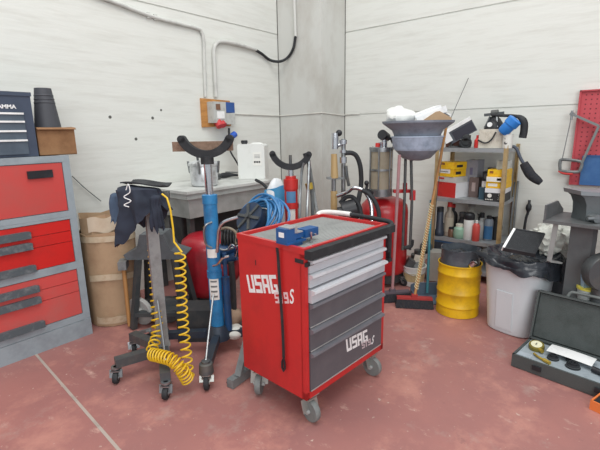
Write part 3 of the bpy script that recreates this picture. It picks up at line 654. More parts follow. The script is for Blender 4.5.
for k in range(13):
    lay=k//4; pos=k%4
    rr=.135+.024*lay+.003*pos; cc_=ctr+rax*(.0225*(pos-1.5))+RT*(.03+.012*lay)
    n=44; MB().tube([cc_+MR@V(((rr+.010*sin(3*t+k))*cos(t),(rr+.010*cos(2*t+k))*sin(t),.012*sin(2*t+k))) for t in [2*pi*i/n for i in range(n)]],.0095,8,closed=True).build('hose_turn', hoseblue, hr)
bc = thing('air_compressor', 'blue and black compressor parts with pipes between jack and red cart', 'compressor', (1.981, 2.394, 0.005))
MB().ell((1.999, 2.372, 0.514),(.12,.16,.12),M=AX).build('tank', mat('compressor_red',(150,36,44),.4), bc)
MB().cyl((1.882, 2.357, 0.670),(2.071, 2.284, 0.685),.05).cyl((1.916, 2.315, 0.593),(1.983, 2.234, 0.637),.032).build('pump_head', blued, bc, .006)
g=MB()
for k in range(6): g.cyl(V((1.956, 2.346, 0.762))+RT*(k*.022),V((1.956, 2.346, 0.762))+RT*(k*.022+.012),.062)
g.build('cooling_fins', dark_m, bc)
for pts,r_,m in (([(1.914, 2.239, 0.698),(1.920, 2.200, 0.740),(1.937, 2.179, 0.710),(1.945, 2.202, 0.652)],.009,chrome),([(1.944, 2.361, 0.823),(1.953, 2.271, 0.848),(1.988, 2.228, 0.810),(1.986, 2.231, 0.728)],.01,mat('hose_tan',(150,140,120),.6)),([(1.852, 2.315, 0.729),(1.896, 2.261, 0.698),(1.994, 2.220, 0.712)],.008,steel_m),([(1.925, 2.226, 0.608),(1.928, 2.222, 0.433),(1.925, 2.226, 0.198)],.022,dark_m)):
    MB().tube(pts,r_,8,smooth=5).build('pipe', m, bc)
for q in ((1.916, 2.395, 0.196),(2.016, 2.352, 0.155)):
    MB().cyl(q,(q[0],q[1],.01),.016).build('leg', dark_m, bc)
solid('floor_bag', MB().ell((1.901, 2.255, 0.183),(.10,.10,.07),M=AX).crumple(.02,9,3), mat('canvas_tan',(164,140,118),.9,0,(140,118,100),9,.5), 'tan canvas pouch lying behind the near corner of the red cart', 'pouch')
solid('rag', MB().ell((1.841, 2.139, 0.122),(.075,.08,.045),M=AX).crumple(.02,11,8), rag_m, 'whitish rag on the floor behind the near corner of the red cart', 'rag')
for q,rr,lab in (((1.962, 2.339, 0.276),.06,'small dark red canister on the floor behind the jack'),):
    solid('canister', MB().lathe([(.05,0),(rr,.01),(rr,.16),(.03,.19)],(q[0],q[1],.005),20), tankred, lab, 'canister')

rj = thing('lifting_jack', 'tall red hydraulic jack with wide black cradle behind the red cart', 'jack', ((2.510, 2.143, 1.066)[0],(2.510, 2.143, 1.066)[1],0))
bj = rj.location.copy()
zz = lambda p: bj+UP*p[2]
MB().cyl(zz((0,0,.15)),zz((2.511, 2.143, 1.114)),.052,seg=24).build('cylinder_tube', jackred, rj)
MB().cyl(zz((2.510, 2.143, 1.074)),zz((2.511, 2.142, 1.153)),.058).cyl(zz((2.511, 2.142, 1.145)),zz((2.512, 2.142, 1.177)),.042).build('collar', jackred, rj, .006)
MB().cyl(zz((2.508, 2.146, 0.922)),zz((2.509, 2.145, 0.963)),.06).build('collar', jackred, rj, .006)
MB().cyl(zz((2.511, 2.142, 1.145)),zz((2.513, 2.140, 1.254)),.024).build('ram', chrome, rj)
cradle('cradle', zz((2.513, 2.140, 1.247))+UP*.15+RT*.005, rj, .15, .046, .05, blackrub, R(198), R(338))
MB().cyl(zz((2.512, 2.141, 1.231)),zz((2.514, 2.139, 1.339)),.012).build('centre_pin', steeld, rj)
MB().grid(lambda u,v:zz((2.509, 2.145, 0.971))+FW*(-.0535*cos((u-.5)*1.5))+RT*(.0535*sin((u-.5)*1.5))+UP*(.09*v),8,1,.002).build('sticker', mat('sticker_blue',(84,132,172),.5), rj)
MB().grid(lambda u,v:zz((2.507, 2.147, 0.833))+FW*(-.0535*cos((u-.5)*1.2))+RT*(.0535*sin((u-.5)*1.2))+UP*(.10*v),8,1,.002).build('sticker', mat('sticker_white',(232,232,226),.6), rj)
for k,a in enumerate((.4,2.0,3.6,5.2)):
    q=bj+V((.36*cos(a),.36*sin(a),0)); MB().bar(bj+UP*.11,q+UP*.11,.05,.05).build('leg', jackred, rj, .005); caster(rj,q,.038,top=.09,ang=a)
MB().cyl(bj+UP*.08,bj+UP*.2,.09).build('base_block', jackred, rj, .006)
bag = thing('plastic_sack', 'blue and white plastic sack standing between the tub and the red jack', 'sack', (2.575, 2.380, 0.915))
MB().lathe([(.02,-.75),(.09,-.74),(.10,-.4),(.095,-.1),(.085,.05),(.05,.13),(.02,.15)],(2.624, 2.399, 0.983),20,sx=1.1,sy=.7).crumple(.02,12,2).build('sack_body', mat('sack_white',(220,224,226),.35), bag)
MB().grid(lambda u,v:V((2.624, 2.399, 0.983))+RT*(.128*cos(-2.7+2.1*u)*(1-.1*v))+FW*(.09*sin(-2.7+2.1*u))+UP*(-.10+.16*v+.05*u),14,6,.003).crumple(.008,12,4).build('printed_band', mat('sack_blue',(74,158,206),.4), bag)
for pts,r_,lab,m in (([(2.538, 2.030, 1.279),(2.528, 2.043, 1.226),(2.480, 2.022, 1.079),(2.397, 1.966, 0.827)],.011,'curved steel bar standing next to the red hydraulic jack',steel_m),
    ([(2.572, 2.068, 1.276),(2.608, 2.056, 1.320),(2.602, 2.032, 1.283),(2.556, 2.009, 1.071),(2.430, 1.925, 0.787)],.012,'hooked steel rod with bent top among the bars behind the cart',steel_m),
    ([(2.647, 2.071, 1.294),(2.642, 2.045, 1.178),(2.629, 1.998, 0.983),(2.563, 1.921, 0.778)],.013,'long grey pry bar leaning outward beside the hooked rod',steelg),
    ([(2.624, 2.083, 1.342),(2.641, 2.063, 1.248),(2.615, 2.016, 1.024),(2.539, 1.951, 0.779)],.014,'dark steel lever with black grip standing tallest among the bars',steeld)):
    e=pts[-1]; pts=list(pts)+[(e[0]-.03,e[1]-.03,.02)]
    o=solid('steel_bar', MB().tube(pts,r_,8,smooth=4), m, lab, 'bar', None, 'steel bars leaning behind the red cart')
MB().cyl((2.623, 2.084, 1.350),(2.636, 2.068, 1.279),.022).build('grip', blackpl, o)
gl=MB().cyl((2.614, 2.049, 1.117),(2.621, 2.040, 1.069),.03); solid('brass_coupling', gl, brass_m, 'brass coupling clipped among the steel bars', 'fitting')

# pump and hoses by the column
gp = thing('grease_pump', 'upright chrome grease pump with pale wooden cylinders in front of the column', 'pump', ((3.147, 2.076, 1.087)[0],(3.147, 2.076, 1.087)[1],0))
MB().cyl(((3.151, 2.072, 0.952)[0],(3.151, 2.072, 0.952)[1],.02),(3.149, 2.074, 1.445),.02).build('pump_tube', steel_m, gp)
g=MB()
for a,b in (((3.138, 2.071, 1.437),(3.138, 2.071, 1.402)),((3.138, 2.071, 1.351),(3.138, 2.071, 1.325)),((3.138, 2.071, 1.290),(3.139, 2.071, 1.238))): g.cyl(b,a,.034)
g.build('fittings', chrome, gp, .003)
MB().cyl((3.075, 2.117, 1.362),(3.077, 2.114, 1.498),.032).cyl((3.077, 2.114, 1.379),(3.133, 2.078, 1.403),.016).build('trigger_cylinder', chrome, gp, .004)
MB().ell((3.099, 2.087, 1.497),(.028,.028,.028)).cyl((3.099, 2.087, 1.497),(3.083, 2.107, 1.472),.01).build('black_knob', blackpl, gp)
MB().cyl((3.075, 2.117, 1.109),(3.072, 2.121, 1.319),.034,.026).build('wooden_cylinder', woodpale, gp, .006)
MB().cyl((3.072, 2.121, 0.785),(3.072, 2.121, 0.994),.03).build('lower_cylinder', woodpale, gp, .006)
MB().cyl((3.070, 2.123, 0.985),(3.070, 2.123, 1.118),.02).build('cylinder_rod', steel_m, gp)
MB().bar((3.041, 2.174, 1.109),(3.164, 2.055, 1.104),.07,.018).build('bracket', steelg, gp, .003)
MB().tube([(3.149, 2.057, 1.325),(3.188, 2.010, 1.323),(3.217, 1.976, 1.288),(3.237, 1.951, 1.191),(3.241, 1.946, 1.040),(3.191, 1.944, 0.885),(3.181, 1.956, 0.712)],.021,10,smooth=6).build('delivery_hose', blackrub, gp)
MB().tube([(3.139, 2.039, 1.213),(3.128, 2.021, 1.127),(3.139, 2.007, 1.038)],.014,8,smooth=4).build('nozzle', steeld, gp)
MB().cyl(((3.151, 2.072, 0.952)[0],(3.151, 2.072, 0.952)[1],.0),((3.151, 2.072, 0.952)[0],(3.151, 2.072, 0.952)[1],.42),.16).build('pail', mat('pail_dark',(60,62,66),.6), gp, .01)
solid('suction_pipe', MB().tube([(2.989, 2.032, 0.967),(3.016, 1.968, 0.994),(3.012, 1.925, 1.015),(3.008, 1.883, 1.044),(3.028, 1.827, 1.037),(3.043, 1.778, 1.006),(3.044, 1.729, 0.917),(3.024, 1.705, 0.770)],.017,10,smooth=6), chrome, 'bent chrome suction pipe arching before the big red tank', 'pipe')
for pts,lab in (([(2.995, 1.788, 1.035),(3.015, 1.733, 1.004),(3.020, 1.679, 0.942),(3.024, 1.642, 0.845),(3.000, 1.624, 0.676),(2.956, 1.600, 0.305),(2.860, 1.558, 0.013)],'black hose arching over the big red tank behind the cart'),([(3.006, 2.012, 0.905),(3.027, 1.955, 0.959),(3.039, 1.892, 0.954),(3.029, 1.825, 0.876),(2.998, 1.785, 0.731)],'black hose heap in front of the chrome grease pump')):
    solid('rubber_hose', MB().tube(pts,.018,10,smooth=6), blackrub, lab, 'hose')
solid('pump_motor', MB().cyl((2.980, 1.964, 0.835),(3.051, 1.878, 0.867),.085).cyl((2.953, 1.997, 0.827),(2.980, 1.964, 0.835),.05), blackpl, 'round black pump motor low down in front of the grease pump', 'motor', bev=.01)

# ------------------------------------------------------------------ waste oil drainer
od = thing('oil_drainer', 'big red oil drainer tank with sight glass behind the tool cart', 'oil drainer', (3.705,1.955,0))
c=(3.705,1.955,0)
MB().lathe([(.05,.09),(.18,.10),(.225,.14),(.232,.17),(.232,.74),(.22,.80),(.17,.855),(.08,.88),(.03,.885)],c,44).build('tank_shell', tankred, od)
MB().lathe([(.19,.04),(.205,.04),(.205,.14),(.19,.14)],c,32).build('tank_skirt', dark_m, od)
MB().ell((3.46,2.12,.70),(.20,.20,.20)).build('side_bulge', tankred, od) if 0 else None
for a in (.5,2.6,4.7): 
    q=V(c)+V((.22*cos(a),.22*sin(a),0)); caster(od,q,.038,top=.10,ang=a)
gc=V(((3.540, 1.912, 1.151)[0],(3.540, 1.912, 1.151)[1],0)); zb=(3.543, 1.909, 0.972)[2]; zt=(3.537, 1.915, 1.335)[2]
MB().cyl(gc+UP*zb,gc+UP*zt,.098,seg=32).build('sight_glass', fluid_m, od)
for z in (zb-.01,(zb+zt)/2-.006,zt-.012): MB().lathe([(.09,0),(.106,0),(.106,.018),(.09,.018)],gc+UP*z,32).build('glass_ring', steel_m, od, .002)
MB().cyl(gc+UP*(zb-.06),gc+UP*zb,.11).build('glass_foot', steel_m, od, .002)
MB().cyl(gc+UP*zt,gc+UP*(zt+.025),.112).build('glass_lid', steel_m, od, .002)
for k in range(6):
    a=k*pi/3+.3; MB().cyl(gc+V((.106*cos(a),.106*sin(a),zb-.03)),gc+V((.106*cos(a),.106*sin(a),zt+.03)),.007,seg=8).build('tie_rod', steel_m, od)
MB().cyl(gc+UP*(zt+.02),gc+UP*(zt+.075),.03).cyl((3.537, 1.885, 1.354),(3.535, 1.886, 1.435),.03).cyl((3.508, 1.920, 1.355),(3.510, 1.918, 1.400),.02).build('top_valve', chrome, od, .003)
MB().cyl((3.490, 1.926, 1.364),(3.492, 1.923, 1.400),.022).build('red_valve', redpl, od, .003)
MB().cyl((3.496, 1.887, 1.476),(3.583, 1.892, 1.448),.045,seg=24).build('vacuum_gauge', blackpl, od, .006)
MB().tube([(3.520, 1.858, 1.444),(3.549, 1.823, 1.435),(3.561, 1.808, 1.399)],.014,8,smooth=4).build('gauge_pipe', blackpl, od)
MB().tube([(3.278, 1.916, 0.993),(3.284, 1.909, 1.029),(3.281, 1.913, 1.056)],.014,8).ell((3.281, 1.913, 1.056),(.022,.022,.022)).cyl((3.278, 1.916, 0.993),(3.357, 1.899, 0.958),.02).build('tank_tap', blackpl, od)
MB().box((3.576, 1.710, 0.964),(.16,.05,.03),AX).box((3.591, 1.613, 0.933),(.04,.06,.09),AX).cyl((3.547, 1.667, 0.962),(3.545, 1.669, 1.044),.02).build('mast_clamp', tankred, od, .006)
g=MB()
for a,b in (((3.525, 1.663, 1.269),(3.528, 1.660, 0.891)),((3.556, 1.625, 1.268),(3.571, 1.607, 0.890))): g.cyl(a,b,.013).cyl(b,(b[0],b[1],.42),.013)
g.build('mast', steeld, od)
MB().tube([(3.580, 1.595, 0.515),(3.576, 1.601, 0.457),(3.535, 1.650, 0.439)],.02,8,smooth=3).build('lower_elbow', blackrub, od)
bc_=V((3.528, 1.564, 1.426)); zq=lambda py: {121:(3.524, 1.569, 1.586)[2],123:(3.524, 1.569, 1.569)[2],124:(3.525, 1.568, 1.561)[2],125:(3.525, 1.568, 1.552)[2],130:(3.526, 1.567, 1.510)[2],132:(3.526, 1.566, 1.494)[2],134:(3.527, 1.566, 1.477)[2],136:(3.527, 1.565, 1.460)[2],137:(3.528, 1.565, 1.451)[2],138:(3.528, 1.565, 1.443)[2],146:(3.530, 1.562, 1.374)[2],147:(3.530, 1.562, 1.366)[2],155:(3.532, 1.560, 1.297)[2],148:(3.530, 1.562, 1.357)[2],150:(3.531, 1.561, 1.340)[2],152:(3.531, 1.561, 1.323)[2],157:(3.532, 1.559, 1.280)[2],158:(3.532, 1.559, 1.271)[2]}[py]
MB().lathe([(.03,zq(152)),(.13,zq(152)),(.185,zq(150)),(.203,zq(147)),(.215,zq(138)),(.222,zq(137)),(.222,zq(136)),(.20,zq(136)),(.19,zq(146)),(.03,zq(148))],(bc_.x,bc_.y,0),48).build('lower_basin', basinl, od)
MB().lathe([(.05,zq(158)-.02),(.12,zq(158)),(.182,zq(150)),(.05,zq(148))],(bc_.x,bc_.y,0),40).build('basin_bottom', basin_m, od)
MB().lathe([(.10,zq(136)-.01),(.19,zq(136)-.01),(.20,zq(134)),(.215,zq(130)),(.275,zq(125)),(.298,zq(123)),(.302,zq(121)),(.285,zq(121)),(.265,zq(124)),(.20,zq(130)),(.10,zq(132))],(bc_.x,bc_.y,0),56).build('splash_tray', basin_m, od)
tz=zq(124)
solid('plastic_bag', MB().ell(V((bc_.x,bc_.y,tz+.05))-RT*.155,(.125,.12,.085),28,18).crumple(.035,14,1), mat('bag_white',(224,226,222),.35), 'crumpled white plastic bag lying on the grey drainer tray', 'bag')
wc = thing('white_tray', 'open white foam packing tray tilted on the grey drainer tray', 'tray', V((bc_.x,bc_.y,tz)))
MW_=AX@Matrix.Rotation(R(-20),3,'Y')
cw=V((bc_.x,bc_.y,tz+.075))+RT*.085
g=MB().box(cw+MW_@V((-.02,0,.03)),(.23,.20,.03),MW_).box(cw+MW_@V((.0,-.10,.0)),(.26,.012,.05),MW_)
g.build('foam_block', mat('foam_white',(236,238,238),.8), wc, .006)
MB().prism([(-.10,-.035),(.17,-.035),(.16,.0),(.06,.055),(.03,.05)],.012,AX,cw+RT*.0-FW*.12-UP*.03).build('carton_edge', card_m, wc, .002)
MB().box(cw+RT*.115+UP*.015,(.11,.19,.012),AX@Matrix.Rotation(R(28),3,'Y')).build('foam_lid', mat('foam_white',(236,238,238),.8), wc, .003)

# ------------------------------------------------------------------ brooms, dustpan, bucket
def broom(name, lab, top, foot, hw, ang, mh, mb_, mbr, rad=.013, tilt=0.):
    t = thing(name, lab, 'broom', foot)
    f=V(foot); MB().tube([f+UP*.085, V(top)], rad, 10).build('handle', mh, t)
    M=rotz(ang)
    MB().box(f+UP*.085,(hw,.055,.018),M).box(f+UP*.10,(.05,.035,.035),M).build('broom_head', mb_, t, .008)
    g=MB()
    nb=26
    for i in range(nb):
        for j in range(3):
            u=(i/(nb-1)-.5)*hw*.96; w=(j-1)*.02
            p=f+M@V((u,w,.078)); q=f+M@V((u*1.06,w*2.0+rng.uniform(-.004,.004),.004)); g.cyl(p,q,.007,.010,5)
    o=g.build('bristles', mbr, t); o['kind']='stuff'
    return t
broom('broom','dull pink handled broom standing against the red oil drainer',(3.158, 1.543, 1.317),((3.287, 1.632, 0.000)[0],(3.287, 1.632, 0.000)[1],0),.32,-.78,pinkm,mat('broom_grey',(92,84,92),.6),bristle,.013)
b2=broom('broom','broom with a rope-wrapped wooden handle slanting up before the shelf end',(3.862, 1.440, 1.523),((3.280, 1.417, 0.000)[0],(3.280, 1.417, 0.000)[1],0),.30,-1.05,wood_m,mat('broom_red',(158,48,46),.6),bristle,.012)
p0=V(((3.280, 1.417, 0.000)[0],(3.280, 1.417, 0.000)[1],.085)); p1=V((3.862, 1.440, 1.523))
g=MB(); d_=(p1-p0)
for k in range(34):
    t=.06+k*.0145; g.tube([p0+d_*t+ (rotz(0)@V((.0155*cos(a),.0155*sin(a),.012*sin(a)))) for a in [2*pi*i/10 for i in range(10)]],.004,5,closed=True)
g.build('wrapped_cord', mat('cord_cream',(206,196,158),.8), b2)
dp = thing('dustpan', 'blue-grey dustpan with a tall teal handle behind the broom with the rope-wrapped handle', 'dustpan', (3.501, 1.383, 0.000))
q=V((3.541, 1.409, 0.000))
MB().tube([q+UP*.05, V((3.749, 1.500, 0.875))],.012,10).build('handle', teal_m, dp)
MD=rotz(-.9)
MB().prism([(-.14,.0),(.14,.0),(.14,.012),(-.14,.012)],.22,MD,q+MD@V((0,-.16,0))).prism([(-.14,.0),(.14,.0),(.14,.11),(.10,.13),(-.10,.13),(-.14,.11)],.012,MD,q+MD@V((0,.05,0))).box(q+MD@V((-.135,-.04,.035)),(.01,.18,.06),MD).box(q+MD@V((.135,-.04,.035)),(.01,.18,.06),MD).build('pan', dust_m, dp, .003)
bu = thing('paint_bucket', 'white plastic bucket with a beige label full of scrap behind the brooms', 'bucket', (3.80,1.66,0))
c=(3.80,1.66,0)
MB().lathe([(.09,0),(.098,.004),(.113,.19),(.121,.192),(.121,.206),(.112,.206),(.107,.17),(.02,.165)],c,32).build('bucket_wall', whitepl, bu)
MB().grid(lambda u,v:V(c)+V(((.1028+.0085*v)*cos(2.5+2.3*u),(.1028+.0085*v)*sin(2.5+2.3*u),.055+.085*v)),20,1,.0015).build('label_band', mat('label_beige',(200,184,140),.6,0,(180,160,120),20,.5), bu)
MB().tube([V(c)+V((.122*cos(a),.122*sin(a),.19-.05*sin((a-2)*1)*0-.06*sin((a-2.2)))) for a in [2.2+pi*i/12 for i in range(13)]],.003,6).build('wire_handle', steel_m, bu)
for k,(ox,oy,oz,sz,m,lab) in enumerate(((-.04,.03,.20,(.11,.07,.10),steeld,'dark metal scrap block in the white bucket'),(.04,-.03,.21,(.08,.08,.12),beige_m,'pale box scrap poking out of the white bucket'),(-.02,-.04,.19,(.09,.05,.06),steelg,'grey bracket scrap in the white bucket'))):
    solid('scrap_piece', MB().box(V(c)+V((ox,oy,oz+.02)),sz,Matrix.Rotation(.5+k,3,'Z')@Matrix.Rotation(.5,3,'X')), m, lab, 'scrap', bev=.004)
solid('motor_part', MB().cyl((4.02,1.72,.0),(4.02,1.72,.25),.09,.07).cyl((4.02,1.72,.25),(4.02,1.72,.30),.04).ell((4.05,1.65,.33),(.07,.06,.07)), steeld, 'dark machine part standing behind the white bucket', 'machine part', bev=.006)
solid('paper_carton', MB().box((4.05,1.55,.16),(.16,.12,.30),rotz(.4)), mat('carton_grey',(166,164,156),.8), 'greyish carton standing behind the brooms near the shelf', 'carton', bev=.003)
solid('whip_rod', MB().tube([(4.660, 1.532, 2.026),(4.450, 1.640, 1.545),(4.160, 1.569, 1.313),(4.120, 1.594, 0.766),((4.100, 1.607, 0.561)[0],(4.100, 1.607, 0.561)[1],.01)],.0035,8,smooth=5), steeld, 'very thin long rod leaning up the right wall past the shelf end', 'rod')

# ------------------------------------------------------------------ shelf unit
sh = thing('shelf_unit', 'narrow metal shelf unit with ochre angle posts against the right wall', 'shelf', (4.43,1.34,0))
SX0,SX1,SY0,SY1 = 4.20,4.66,.985,1.66
def angle(x,y,dx,dy):
    g=MB().b(x,x+dx*.035,y,y+dy*.003,.005,1.36).b(x,x+dx*.003,y,y+dy*.036,.005,1.36)
    return g.build('post', post_m, sh)
angle(SX0,SY0,1,1); angle(SX0,SY1,1,-1); angle(SX1,SY0,-1,1); angle(SX1,SY1,-1,-1)
SZ=(.12,.42,.83,1.33)
for z in SZ:
    MB().b(SX0+.004,SX1-.004,SY0+.004,SY1-.004,z-.006,z).b(SX0+.004,SX0+.008,SY0+.004,SY1-.004,z-.036,z-.006).b(SX1-.008,SX1-.004,SY0+.004,SY1-.004,z-.036,z-.006).b(SX0+.004,SX1-.004,SY0+.004,SY0+.008,z-.036,z-.006).b(SX0+.004,SX1-.004,SY1-.008,SY1-.004,z-.036,z-.006).build('shelf_board', shelf_m, sh)
def carton(lab, m, x, ya, yb, z, hh, dep, rz=0., group=None, name='carton', mats=None, cat='box'):
    """ya is the near (right) end, yb the far end, x the front face"""
    t = thing(name, lab, cat, (x+dep/2,(ya+yb)/2,z+.001), rz, group)
    w=abs(yb-ya)
    MB().b(-dep/2,dep/2,-w/2,w/2,0,hh).build('carton_body', m, t, .002, world=False)
    MB().b(-dep/2+.01,dep/2-.01,-.012,.012,hh-.0005,hh+.0008).build('tape_strip', tape_m, t, world=False)
    for (n,mm,side,u0,u1,v0,v1) in (mats or []):
        e=.0012
        if side=='f': g=MB().b(-dep/2-e,-dep/2+.0002,w/2-u1*w,w/2-u0*w,v0*hh,v1*hh)
        else: g=MB().b(-dep/2+u0*dep,-dep/2+u1*dep,-w/2-e,-w/2+.0002,v0*hh,v1*hh)
        g.build(n, mm, t, world=False)
    return t
S2=.83
kr=mat('print_dark',(44,42,44),.6); wp=mat('print_white',(232,230,222),.6)
gx='parts cartons on the middle shelf'
carton('large red and white carton at the far end of the middle shelf', mat('carton_white',(226,226,228),.6), 4.275,1.40,1.635,S2,.15,.27,-.33,gx,mats=[('red_panel',redpl,'f',.0,1,0,1),('print_block',mat('print_pink',(222,120,110),.6),'f',.05,.3,.86,.95)])
carton('pale grey flat carton lying on the red and white carton', mat('carton_pale',(196,194,188),.7), 4.275,1.42,1.63,S2+.152,.055,.24,-.28,gx,mats=[('print_line',mat('print_red2',(190,70,70),.6),'f',.05,.35,.5,.85)])
carton('lower yellow carton with white label in the far end stack', yelbox, 4.275,1.45,1.635,S2+.209,.075,.20,-.33,gx,mats=[('white_label',wp,'f',.08,.8,.45,.98),('print_block',kr,'f',.15,.7,.6,.72),('print_block',kr,'s',.2,.6,.3,.7)])
carton('top yellow carton in the far end stack on the middle shelf', yelbox, 4.27,1.445,1.63,S2+.286,.07,.20,-.36,gx,mats=[('print_block',mat('print_brown',(150,96,40),.6),'f',.08,.42,.55,.9),('print_block',kr,'s',.25,.7,.25,.6)])
carton('brown carton with a grey square behind the white carton end', brownbox, 4.40,1.28,1.37,S2,.20,.12,0,gx,mats=[('print_block',mat('print_grey',(168,150,146),.6),'f',.3,.7,.3,.75)])
carton('tall silver grey carton standing behind the yellow stack', silverbox, 4.44,1.30,1.42,S2,.37,.16,-.1,gx,mats=[('print_block',mat('print_violet',(112,110,140),.6),'f',.35,.6,.6,.8)])
carton('white flat carton under the black camera-shaped part', mat('carton_white',(226,226,228),.6), 4.36,1.125,1.235,S2+.10,.075,.18,0,gx)
carton('slim teal-dark carton wedged upright mid shelf', mat('carton_teal',(52,78,92),.6), 4.30,1.19,1.24,S2,.12,.22,0,gx)
t=carton('white and black printed carton at the near end of the middle shelf', mat('carton_white',(226,226,228),.6), 4.235,0.990,1.170,S2,.125,.24,.03,gx,mats=[('black_panel',kr,'f',0,1,0,.66),('black_panel',kr,'s',0,1,0,.66),('white_square',wp,'f',.66,.9,.08,.6)])
ph=.125
MB().lathe([(.010,0),(.02,0),(.02,.0012),(.010,.0012)],(-.1215,.045,.055),24,Matrix(((0,0,-1),(1,0,0),(0,1,0)))).build('white_ring', wp, t, world=False)
for k in range(5): MB().b(-.1216,-.12,.08-k*.014-.008,.08-k*.014,.012,.022).build('print_mark', wp, t, world=False)
for k,(lab,dz,hh,dx,ms_) in enumerate((('bottom yellow carton of the near end stack',.127,.055,.0,[('print_block',wp,'f',.1,.6,.3,.8)]),('white labelled yellow carton in the middle of the near end stack',.184,.055,-.01,[('white_label',wp,'f',.0,.9,.1,.9),('print_block',mat('print_violet',(112,110,140),.6),'f',.55,.8,.3,.7)]),('top yellow carton of the near end stack',.241,.06,.005,[('print_block',mat('print_brown',(150,96,40),.6),'f',.1,.3,.4,.8)]))):
    carton(lab, yelbox, 4.24+dx,0.990,1.160,S2+dz,hh,.22,.03*k-.03,gx,mats=ms_)
carton('small white carton on top behind the near end yellow stack', mat('carton_white2',(206,210,204),.6), 4.33,1.005,1.105,S2+.303,.075,.14,0,gx)
cm = thing('metering_unit', 'black camera-shaped metering part on the white flat carton', 'machine part', (4.42,1.24,S2+.176))
MB().b(4.36,4.50,1.12,1.235,S2+.177,S2+.27).build('housing', blackpl, cm, .012)
MB().cyl((4.36,1.18,S2+.225),(4.33,1.18,S2+.225),.035).cyl((4.43,1.18,S2+.27),(4.43,1.18,S2+.305),.03).build('lens_neck', steeld, cm, .004)
# lowest visible shelf: bottles, cans and jars
S3=.42
def bottle(lab, y, x, z, prof, m, cap=None, capm=None, lab_band=None, bm_=None, name='bottle', cat='bottle'):
    t=thing(name, lab, cat, (x,y,z+.001), 0, 'bottles and cans on the lower shelf')
    MB().lathe(prof,(0,0,0),24).build('bottle_body', m, t, world=False)
    if cap: MB().lathe(cap,(0,0,0),20).build('cap', capm, t, world=False)
    if lab_band: 
        r_,z0,z1=lab_band; MB().grid(lambda u,v:((r_+.001)*cos(1.9+2.6*u),(r_+.001)*sin(1.9+2.6*u),z0+(z1-z0)*v),16,1,.001).build('label_band', bm_, t, world=False)
    return t
def bp(r,h,nr,nh): return [(r*.9,0),(r,.006),(r,h*.72),(r*.8,h*.82),(nr,h*.9),(nr,h+nh)]
bottle('tall brownish bottle with a red cap at the far end of the lower shelf',1.515,4.30,S3,bp(.048,.30,.02,.02),mat('bottle_smoke',(150,140,126),.35),[(.024,.31),(.026,.315),(.022,.37),(.012,.40)],redpl,(.048,.05,.2),mat('label_smoke',(176,168,150),.6))
bottle('dark narrow can standing at the far left front of the lower shelf',1.60,4.26,S3,[(.045,0),(.05,.01),(.05,.05),(.035,.07),(.035,.25),(.03,.26)],mat('can_navy',(50,58,72),.45),[(.036,.255),(.036,.30),(.03,.305)],blackpl)
bottle('squat black tin at the foot of the smoky bottle',1.585,4.33,S3,[(.06,0),(.062,.005),(.062,.085),(.055,.1)],blackpl,[(.05,.1),(.05,.115),(.02,.12)],steeld,name='tin',cat='tin')
bottle('black canister with white label behind the green jar',1.40,4.36,S3,bp(.05,.20,.03,.015),blackpl,[(.034,.21),(.034,.25),(.03,.255)],steeld,(.05,.06,.13),wp,name='canister',cat='canister')
bottle('grey handled jug standing high at the back of the lower shelf',1.345,4.46,S3,bp(.07,.29,.03,.02),mat('jug_grey',(166,166,158),.5),[(.036,.30),(.036,.34),(.03,.345)],mat('cap_grey',(140,140,138),.5),name='jug',cat='jug')
bottle('pale green round jar at the shelf front',1.395,4.27,S3,[(.045,0),(.055,.01),(.06,.05),(.055,.10),(.035,.12)],greenj,[(.036,.12),(.037,.145),(.03,.15)],mat('cap_cream',(214,212,196),.5),name='jar',cat='jar')
bottle('white bottle with black cap at the middle of the lower shelf front',1.305,4.27,S3,[(.044,0),(.048,.006),(.05,.20),(.046,.21)],whitepl,[(.05,.205),(.052,.21),(.052,.255),(.04,.27)],blackpl)
bottle('red spray can leaning by the white bottle',1.225,4.25,S3,[(.034,0),(.036,.005),(.036,.15),(.022,.175),(.012,.18)],mat('spray_red',(196,74,66),.45),[(.013,.178),(.013,.205),(.009,.21)],whitepl,name='spray_can',cat='spray can')
bottle('white capped bottle behind the red spray can',1.215,4.38,S3,bp(.045,.21,.02,.02),mat('bottle_grey',(186,188,186),.4),[(.024,.215),(.024,.26),(.02,.265)],blackpl)
bottle('blue labelled can at the near end behind the post',1.135,4.34,S3,[(.04,0),(.042,.005),(.042,.20),(.03,.22)],mat('can_steel',(124,134,144),.4),[(.024,.218),(.024,.245),(.02,.25)],blackpl,(.042,.02,.15),mat('label_blue',(58,110,156),.5),name='can',cat='can')
bottle('dark can next to the blue labelled can',1.085,4.42,S3,[(.04,0),(.042,.005),(.042,.18),(.03,.2)],dark_m,[(.024,.198),(.024,.225),(.02,.23)],steeld,name='can',cat='can')
bottle('black grease tin at the back behind the white bottle',1.30,4.52,S3,[(.055,0),(.058,.005),(.058,.19),(.05,.2)],blackpl,[(.05,.2),(.05,.215),(.02,.22)],steeld,name='tin',cat='tin')
bottle('small brown jar between the tin and the green jar',1.475,4.27,S3,[(.03,0),(.034,.005),(.034,.07),(.028,.085)],brownb,[(.03,.085),(.03,.105),(.02,.108)],blackpl,name='jar',cat='jar')
bottle('grey oil bottle behind the smoky bottle',1.55,4.50,S3,bp(.05,.26,.02,.02),dark_m,[(.024,.27),(.024,.30),(.02,.305)],redpl)
solid('hose_coil', MB().tube([(4.45,1.13+.085*cos(a),S3+.12+.09*sin(a)) for a in [2*pi*i/24 for i in range(24)]],.014,8,closed=True), blackrub, 'small black hose coil standing at the near end of the lower shelf', 'hose')
lb=thing('parts_tray', 'dark plastic tray with a blue lid on the bottom shelf behind the yellow drum', 'tray', (4.36,1.42,.12))
